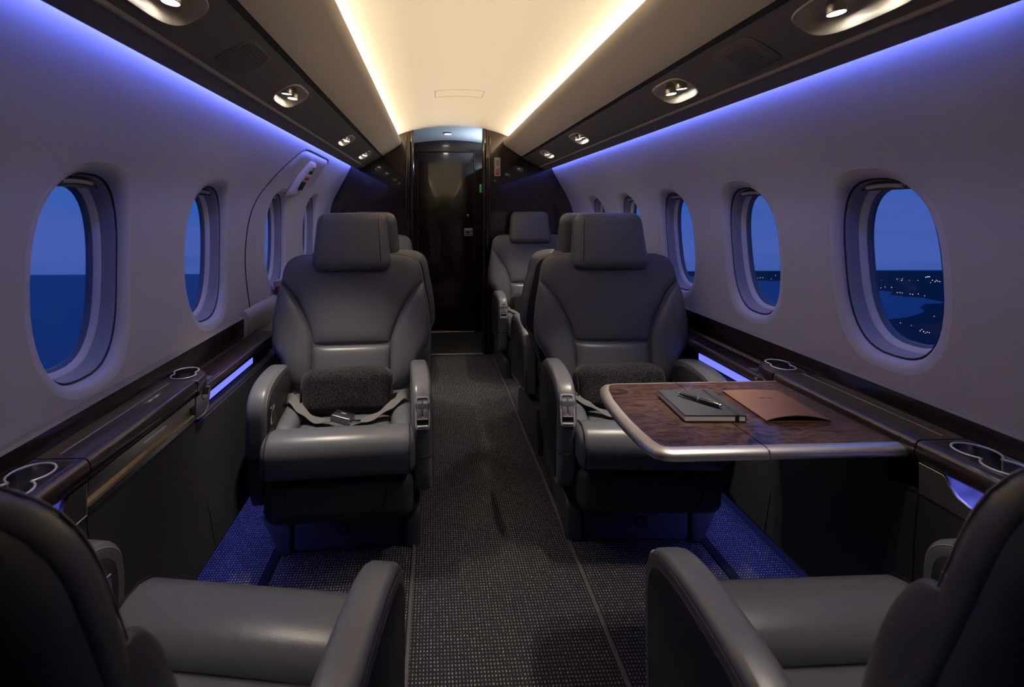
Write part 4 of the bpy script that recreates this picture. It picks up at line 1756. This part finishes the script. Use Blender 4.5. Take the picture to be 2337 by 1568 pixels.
mb = MB()
E_ = 90000
mb.v = [tuple(gp(-E_, -E_)), tuple(gp(E_, -E_)), tuple(gp(E_, E_)), tuple(gp(-E_, E_))]
mb.f = [(0, 1, 2, 3)]
tag(mb.build('sea', 'sea', smooth=False), 'blue sea far below the windows at dusk', 'sea', kind='structure')
far = [(1560, 630), (1640, 634), (1715, 640), (1780, 641), (1900, 652), (1960, 660), (2001, 661.6), (2039, 666), (2030, 672), (2064, 676), (2106, 679), (2149, 687.6), (2260, 692), (2400, 690)]
mb = MB()
vs = [ground(u, v, 3) for u, v in far]
top_ = [gp(60000, 9000, 3), gp(60000, 88000, 3), gp(20000, 88000, 3)]
mb.v = [tuple(p) for p in vs + top_]
mb.f = [tuple(range(len(mb.v)))]
tag(mb.build('far_shore', 'land', smooth=False), 'dark far coast with town lights below the horizon, right windows', 'coast')
near = [(1880, 760), (2017, 730.5), (2070, 724), (2106, 713.6), (2110, 707.5), (2100, 701), (2112, 693.7), (2149, 692), (2300, 697), (2420, 720), (2600, 1000), (2300, 1200), (1900, 1100)]
mb = MB()
mb.v = [tuple(ground(u, v, 3)) for u, v in near]
mb.f = [tuple(range(len(mb.v)))]
tag(mb.build('near_shore', 'land', smooth=False), 'dark wooded headland below the bay in the nearest right window', 'coast')
mb = MB()
lights_px = [(2047, 637, 1.2), (2058, 640, 2), (2060, 636, .8), (2117, 632, 3), (2121, 632, 3), (2113, 633, 2), (2128, 640, 1.5), (2134, 643, 1.5), (2140, 642, 1.5), (2124, 645, 1), (2145, 643, 1.4), (2137, 640, 1),
             (2035, 656, 1.5), (2010, 657, .8), (2020, 655, .7), (2054, 668, 1.2), (2048, 668, 1), (2059, 669, 1), (2077, 671, 1), (2083, 672, 1), (2096, 671, 1), (2110, 675, .9), (1735, 634, 1), (1741, 634, 1), (1729, 635, .7), (1770, 629, 1.3), (1760, 637, .8),
             (2100, 755, 1.2), (2108, 757, 1.4), (2116, 758, 1.2), (2121, 759, 1), (2104, 752, .9), (2112, 760, .8), (2055, 737, .9), (2132, 722, .7), (2080, 743, .6), (2095, 640, .7), (2075, 640, .5), (2012, 640, .5)]
for u, v, s in lights_px:
    c = ground(u, v, 6)
    D = (c - CAM).length
    r = D / F * .55 * s ** .5
    vs = [c + Vector(p) * r for p in ((1, 0, 0), (-1, 0, 0), (0, 1, 0), (0, -1, 0), (0, 0, 1), (0, 0, -1))]
    mb.add(vs, [(0, 2, 4), (2, 1, 4), (1, 3, 4), (3, 0, 4), (2, 0, 5), (1, 2, 5), (3, 1, 5), (0, 3, 5)])
tag(mb.build('town_lights', 'town', smooth=False), 'scattered lit windows and street lamps on the dark coast', 'town lights', kind='stuff')

# sky
w = bpy.data.worlds.new('dusk_sky')
SC.world = w
w.use_nodes = True
nt = w.node_tree
bg = nt.nodes['Background']
tc = nt.nodes.new('ShaderNodeTexCoord')
vm = nt.nodes.new('ShaderNodeVectorMath')
vm.operation = 'DOT_PRODUCT'
vm.inputs[1].default_value = UPv
nt.links.new(tc.outputs['Generated'], vm.inputs[0])
mp = nt.nodes.new('ShaderNodeMapping')
mp.inputs['Rotation'].default_value = (TILT, 0, 0)
mp.inputs['Scale'].default_value = (1.6, 1.6, 14)
nt.links.new(tc.outputs['Generated'], mp.inputs['Vector'])
nz = nt.nodes.new('ShaderNodeTexNoise')
nz.inputs['Scale'].default_value = 1.7
nz.inputs['Detail'].default_value = 4
nt.links.new(mp.outputs[0], nz.inputs['Vector'])
ma = nt.nodes.new('ShaderNodeMath')
ma.operation = 'MULTIPLY_ADD'
ma.inputs[1].default_value = .24
ma.inputs[2].default_value = -.12
nt.links.new(nz.outputs['Fac'], ma.inputs[0])
ad = nt.nodes.new('ShaderNodeMath')
ad.operation = 'ADD'
nt.links.new(vm.outputs['Value'], ad.inputs[0])
nt.links.new(ma.outputs[0], ad.inputs[1])
cr_ = nt.nodes.new('ShaderNodeValToRGB')
el = cr_.color_ramp.elements
el[0].position = 0
el[0].color = (.036, .080, .31, 1)
el[1].position = .9
el[1].color = (.018, .095, .40, 1)
for p_, c_ in ((.05, (.050, .088, .34)), (.10, (.038, .084, .34)), (.15, (.020, .088, .36)), (.24, (.020, .105, .42))):
    e_ = el.new(p_)
    e_.color = (*c_, 1)
nt.links.new(ad.outputs[0], cr_.inputs['Fac'])
nt.links.new(cr_.outputs['Color'], bg.inputs['Color'])
bg.inputs['Strength'].default_value = 1.0

# ------------------------------------------------------------------ lamps of the cabin, plus an added vestibule fill
WARM = (1.0, .82, .57)
SPOTC = (1.0, .86, .70)
BLUE = (.17, .19, 1.0)
WASH = (.15, .19, 1.0)
LEN = YB - .74
YM = (YB + .70) / 2
LEN2 = YB - .66
YM2 = (YB + .62) / 2
for sd in (-1, 1):
    area_light('cove_strip', (sd * .454, YM, 1.5030), (-sd * 1, 0, .03), LEN, .008, 1.25, WARM, R_(80))
    area_light('cove_focus_strip', (sd * .456, YM, 1.478), (-sd * .6, 0, .16), LEN, .010, 4.3, WARM, R_(70))
    area_light('cove_wide_strip', (sd * .432, YM, 1.466), (-sd * .55, 0, 1), LEN, .02, 6.5, WARM)
    area_light('wall_wash_strip', (sd * .662, YM2, 1.312), (sd * 1, 0, -.35), LEN2, .010, 2.9, WASH)
    xk = .728 if sd < 0 else .792
    area_light('foot_strip', (sd * xk, 1.6, .156), (-sd * .15, 0, -1), 3.2, .012, 5, BLUE)
    xp = .752 if sd < 0 else .792
    area_light('pocket_strip', (sd * xp, .50, .534), (0, 0, -1), .66, .006, .12, BLUE)
for nm in ('left', 'right'):
    sd = -1 if nm == 'left' else 1
    for p, i, q in LIGHTS[nm]:
        tgt = Vector((sd * (.40 + .04 * q), p.y - .02 * q, .35))
        spot('reading_spot', p, tgt, (4.8, 15, 14, 11)[i], SPOTC, 62, .8)
spot('vestibule_spot', (-.024, 3.80, 1.555), (-.024, 3.80, 0), .8, (1, .93, .85), 120, .9, .02)
area_light('vestibule_fill', (.285, 3.80, 1.36), (-.6, 0, 1), .4, .02, 1.6, (.75, .86, 1))  # unseen fill light, added to brighten the vestibule ceiling

# ------------------------------------------------------------------ output look
vs_ = SC.view_settings
vs_.view_transform = 'Standard'
vs_.look = 'None'
vs_.exposure = .35
vs_.gamma = 1
vs_.use_curve_mapping = False
SC.cycles.use_denoising = True
SC.cycles.max_bounces = 10
SC.cycles.diffuse_bounces = 6
SC.cycles.glossy_bounces = 4
SC.cycles.transparent_max_bounces = 12
SC.cycles.sample_clamp_indirect = 4
SC.cycles.caustics_reflective = False
SC.cycles.caustics_refractive = False
